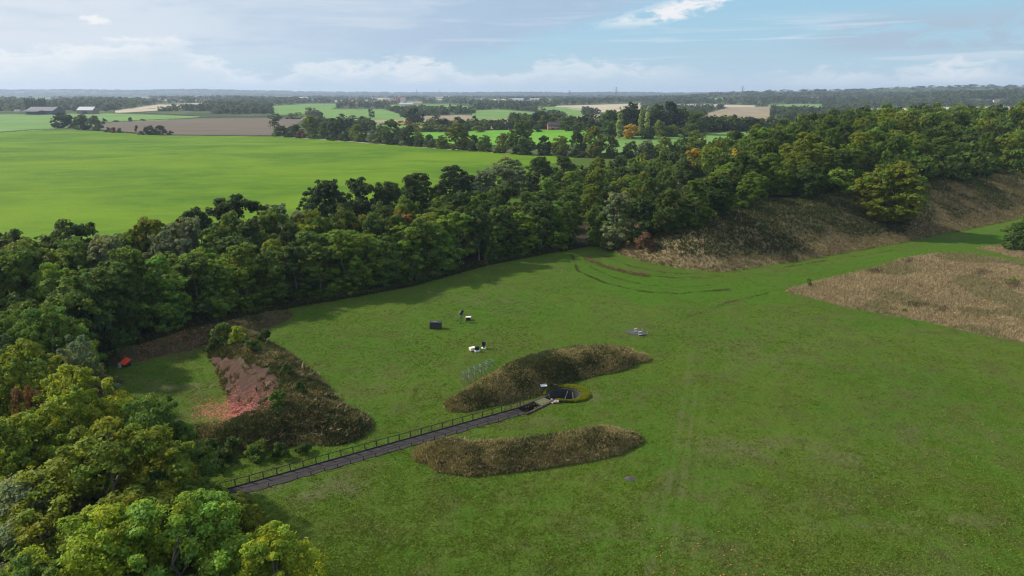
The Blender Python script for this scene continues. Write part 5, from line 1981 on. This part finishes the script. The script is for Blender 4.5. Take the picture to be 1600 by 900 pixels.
def country():
    house(865, 203.5, 19, 12, 'red brick house with white window frames and dark roof beyond the trees', M_RBRICK, M_TILE, .12)
    house(803, 200, 20, 7, 'long low dark roofed house half hidden by trees left of the brick one', M_RBRICK, M_TILE, -.1, False)
    # barns on the left
    p = pix(72, 178.5)
    e = empty('barn', p, -.12, 'large grey roofed open barn with lean-to at the far left', 'barn')
    k = (p[1] * CP - (p[2] - CAM_H) * SP) / F
    wm, rm = gable(46 * k, 26 * k, 5.5 * k, 11 * k, .5)
    wm.build('wall', M_GREYB, e)
    rm.build('roof', M_SHEET, e)
    MB().raw([(-21 * k, -13.3 * k, 6.2 * k), (8 * k, -13.3 * k, 6.2 * k), (8 * k, -26 * k, 4.2 * k), (-21 * k, -26 * k, 4.2 * k), (-21 * k, -13.3 * k, 6.6 * k), (8 * k, -13.3 * k, 6.6 * k), (8 * k, -26 * k, 4.6 * k), (-21 * k, -26 * k, 4.6 * k)],
             [(0, 1, 2, 3), (4, 7, 6, 5), (3, 2, 6, 7), (0, 3, 7, 4), (1, 5, 6, 2)]).build('lean_to_roof', M_SHEET, e)
    for i in range(6):
        MB().box((-20 * k + i * 5.4 * k, -25.5 * k, 2 * k), (.5, .5, 5 * k)).build('post', M_DWOOD, e)
    p = pix(138, 178.2)
    e = empty('barn', p, -.05, 'smaller barn with bright pale roof and tan end wall, right of the grey one', 'barn')
    wm, rm = gable(26 * k, 16 * k, 6 * k, 11 * k, .4)
    wm.build('wall', M_TAN, e)
    rm.build('roof', M_LSHEET, e)
    MB().box((0, -8.05 * k, 2 * k), (8 * k, .3, 4.4 * k)).build('door', M_GREYB, e)
    p = pix(28, 176)
    e = empty('shed', p, .1, 'small pale shed left of the grey barn', 'shed')
    wm, rm = gable(9 * k, 6 * k, 3 * k, 5 * k, .3)
    wm.build('wall', M_RENDER, e)
    rm.build('roof', M_SHEET, e)
    # long pale farm buildings and the village
    for i, (px, py, w, h, rm_, lab) in enumerate([(475, 156, 13, 4.5, M_LSHEET, 'long pale shed beyond the green fields, left of the village'), (636, 165, 22, 4, M_LSHEET, 'long low pale shed right of the village'),
                                                  (806, 158, 24, 4, M_LSHEET, 'long white roofed shed at the edge of the far town'), (1556, 163, 9, 7, M_RTILE, 'white house among trees at the far right'),
                                                  (838, 158, 20, 4, M_LSHEET, 'pale long shed right of the white roofed one')]):
        house(px, py, w, h, lab, M_RENDER, rm_, random.uniform(-.2, .2), False, None, 'shed' if rm_ is M_LSHEET else 'house')
    v = [(547, 163), (553, 161), (560, 164), (566, 162), (573, 159), (580, 164), (588, 161), (596, 163), (603, 160), (611, 162), (619, 161), (550, 157), (612, 156), (622, 158), (630, 158)]
    for i, (px, py) in enumerate(sorted(v)):
        house(px, py, random.uniform(6, 9), random.uniform(4.5, 6), f'small village house, {ORD[i]} from the left in the far village', random.choice([M_RENDER, M_RENDER, M_RBRICK]), random.choice([M_RTILE, M_TILE, M_RTILE]),
              random.uniform(-.6, .6), False, 'houses of the far village')
    # lattice pylons
    def pylon(px, top, dist, width, label, masts=False):
        d = ray(px, top)
        t = dist / d[1]
        x, y = d[0] * t, dist
        zt = CAM_H + d[2] * t
        zb = float(H_base(np.array([x]), np.array([y]))[0])
        h = zt - zb
        e = empty('pylon' if not masts else 'radio_mast', (x, y, zb), 0, label, 'pylon' if not masts else 'mast', 'pylons' if not masts else 'masts')
        m = MB()
        b = width
        th = .5 if not masts else .9
        lv = [0, .25, .48, .66, .8, .9, 1.0]
        wd = [b * (1 - q) ** 1.3 * .5 + b * .06 for q in lv]
        cs = [(-1, -1), (1, -1), (1, 1), (-1, 1)]
        for i in range(6):
            for k in range(4):
                a, c = cs[k], cs[(k + 1) % 4]
                p0 = (a[0] * wd[i], a[1] * wd[i], h * lv[i])
                m.bar(p0, (a[0] * wd[i + 1], a[1] * wd[i + 1], h * lv[i + 1]), th)
                m.bar(p0, (c[0] * wd[i + 1], c[1] * wd[i + 1], h * lv[i + 1]), th * .6)
        m.build('lattice_tower', M_STEEL, e)
        if not masts:
            for q, l in ((.72, .8), (.83, 1.05), (.94, .7)):
                c = MB()
                for s in (-1, 1):
                    c.bar((0, 0, h * q), (s * b * l, 0, h * q), th)
                    c.bar((0, 0, h * (q + .05)), (s * b * l, 0, h * q), th * .7)
                c.build('cross_arm', M_STEEL, e)
    pylon(890, 141, 3600, 11, 'small lattice pylon left of the taller one near the middle of the horizon')
    pylon(963, 136, 2900, 11, 'tallest lattice pylon on the horizon, above the poplars')
    pylon(1161, 134, 2900, 10, 'narrow lattice pylon on the horizon right of the poplars')
    pylon(1455, 138, 3000, 9, 'lattice pylon in front of the wooded ridge at the right')
    pylon(651, 139, 6500, 16, 'left one of two thin masts on the horizon', True)
    pylon(687, 140, 6500, 16, 'right one of two thin masts on the horizon', True)
    # post and rail fence on the far edge of the crop
    a, b = pix(256, 212.2), pix(442, 213.3)
    e = empty('field_fence', (0, 0, 0), 0, 'thin post fence between the ploughed field and the bright crop', 'fence')
    n = 46
    for i in range(n + 1):
        c = a + (b - a) * i / n
        MB().box((c[0], c[1] + 1.5, .7), (.28, .28, 1.7)).build('post', M_DWOOD, e)
    for z in (.6, 1.2):
        MB().bar((a[0], a[1] + 1.5, z), (b[0], b[1] + 1.5, z), .12).build('rail', M_DWOOD, e)
    g_ = pix(410, 213)
    e = empty('field_gate', g_, 0, 'pale field gate in the fence at the right end of the ploughed field', 'gate')
    for z in (.4, .7, 1.0, 1.3):
        MB().bar((-3, 0, z), (3, 0, z), .12).build('bar', M_STEEL, e)
    for x in (-3.1, 3.1):
        MB().box((x, 0, .8), (.3, .3, 1.8)).build('post', M_DWOOD, e)

    # clipped hedges drawn as long leafy strips
    def hedge(pts, h, w, label, tint):
        g = np.random.default_rng(len(pts) + abs(int(pts[0][0])))
        q = np.array([pix(*p) for p in pts])
        L = np.hypot(*np.diff(q[:, :2], axis=0).T)
        cu = np.concatenate([[0], np.cumsum(L)])
        n = int(cu[-1] * 7)
        s = g.uniform(0, cu[-1], n)
        P = np.stack([np.interp(s, cu, q[:, k]) for k in range(3)], 1)
        hh = h * (.6 + .6 * vnoise(s, s * 0, 9, 3, 3))
        P[:, 2] += hh * g.random(n) ** .7
        P[:, :2] += g.normal(size=(n, 2)) * w * .4
        N = unit(g.normal(size=P.shape) + np.array([0, -.4, .6]))
        vv, f = cards(P, N, .5 * g.uniform(.6, 1.3, n), g)
        o = mesh_np('hedge', vv, f, LEAF, attrs={'tint': np.repeat(np.ones((n, 3)) * g.uniform(.7, 1.3, (n, 1)), 4, 0)})
        o.color = tuple(TINT[tint]) + (1,)
        tag(o, label, 'hedge', 'field hedges')
    hedge([(-40, 211), (0, 208), (50, 204), (112, 201.5)], 1.6, 1.5, 'low dark hedge line between the two green fields at the left', 'dark green')
    hedge([(162, 192.5), (230, 188.5), (300, 185.5)], 2.0, 2, 'clipped hedge along the top left edge of the ploughed field', 'blackish green')
    hedge([(300, 185.3), (380, 183), (470, 184)], 3.0, 3, 'brown edged hedge along the top right edge of the ploughed field', 'blackish green')
    hedge([(225, 178), (310, 182)], 3.0, 3, 'dark hedge bounding the pale green field on the right', 'blackish green')
    hedge([(160, 205), (210, 209.5), (256, 212)], 1.8, 2, 'ragged low hedge in front of the ploughed field', 'dark green')
    hedge([(0, 177), (60, 177.5), (110, 178), (230, 177.5)], 3.5, 4, 'dense hedge in front of the barns', 'dark green')


country()


# ------------------------------------------------------------------ the air
def haze():
    S, zb, zt = 17500.0, -4.5, 175.0
    v = [(-S, -1400, zb), (S, -1400, zb), (S, S, zb), (-S, S, zb), (-S, -1400, zt), (S, -1400, zt), (S, S, zt), (-S, S, zt)]
    f = [(3, 2, 1, 0), (4, 5, 6, 7), (0, 1, 5, 4), (1, 2, 6, 5), (2, 3, 7, 6), (3, 0, 4, 7)]
    m, t, out = new_mat('air')
    vol = t.n('ShaderNodeVolumePrincipled')
    vol.inputs['Color'].default_value = (0.66, 0.79, 1.0, 1)
    vol.inputs['Density'].default_value = 7.0e-5
    vol.inputs['Anisotropy'].default_value = 0.2
    t.l(vol.outputs[0], out.inputs['Volume'])
    o = mesh_np('haze', v, f, m)
    tag(o, kind='stuff')


haze()
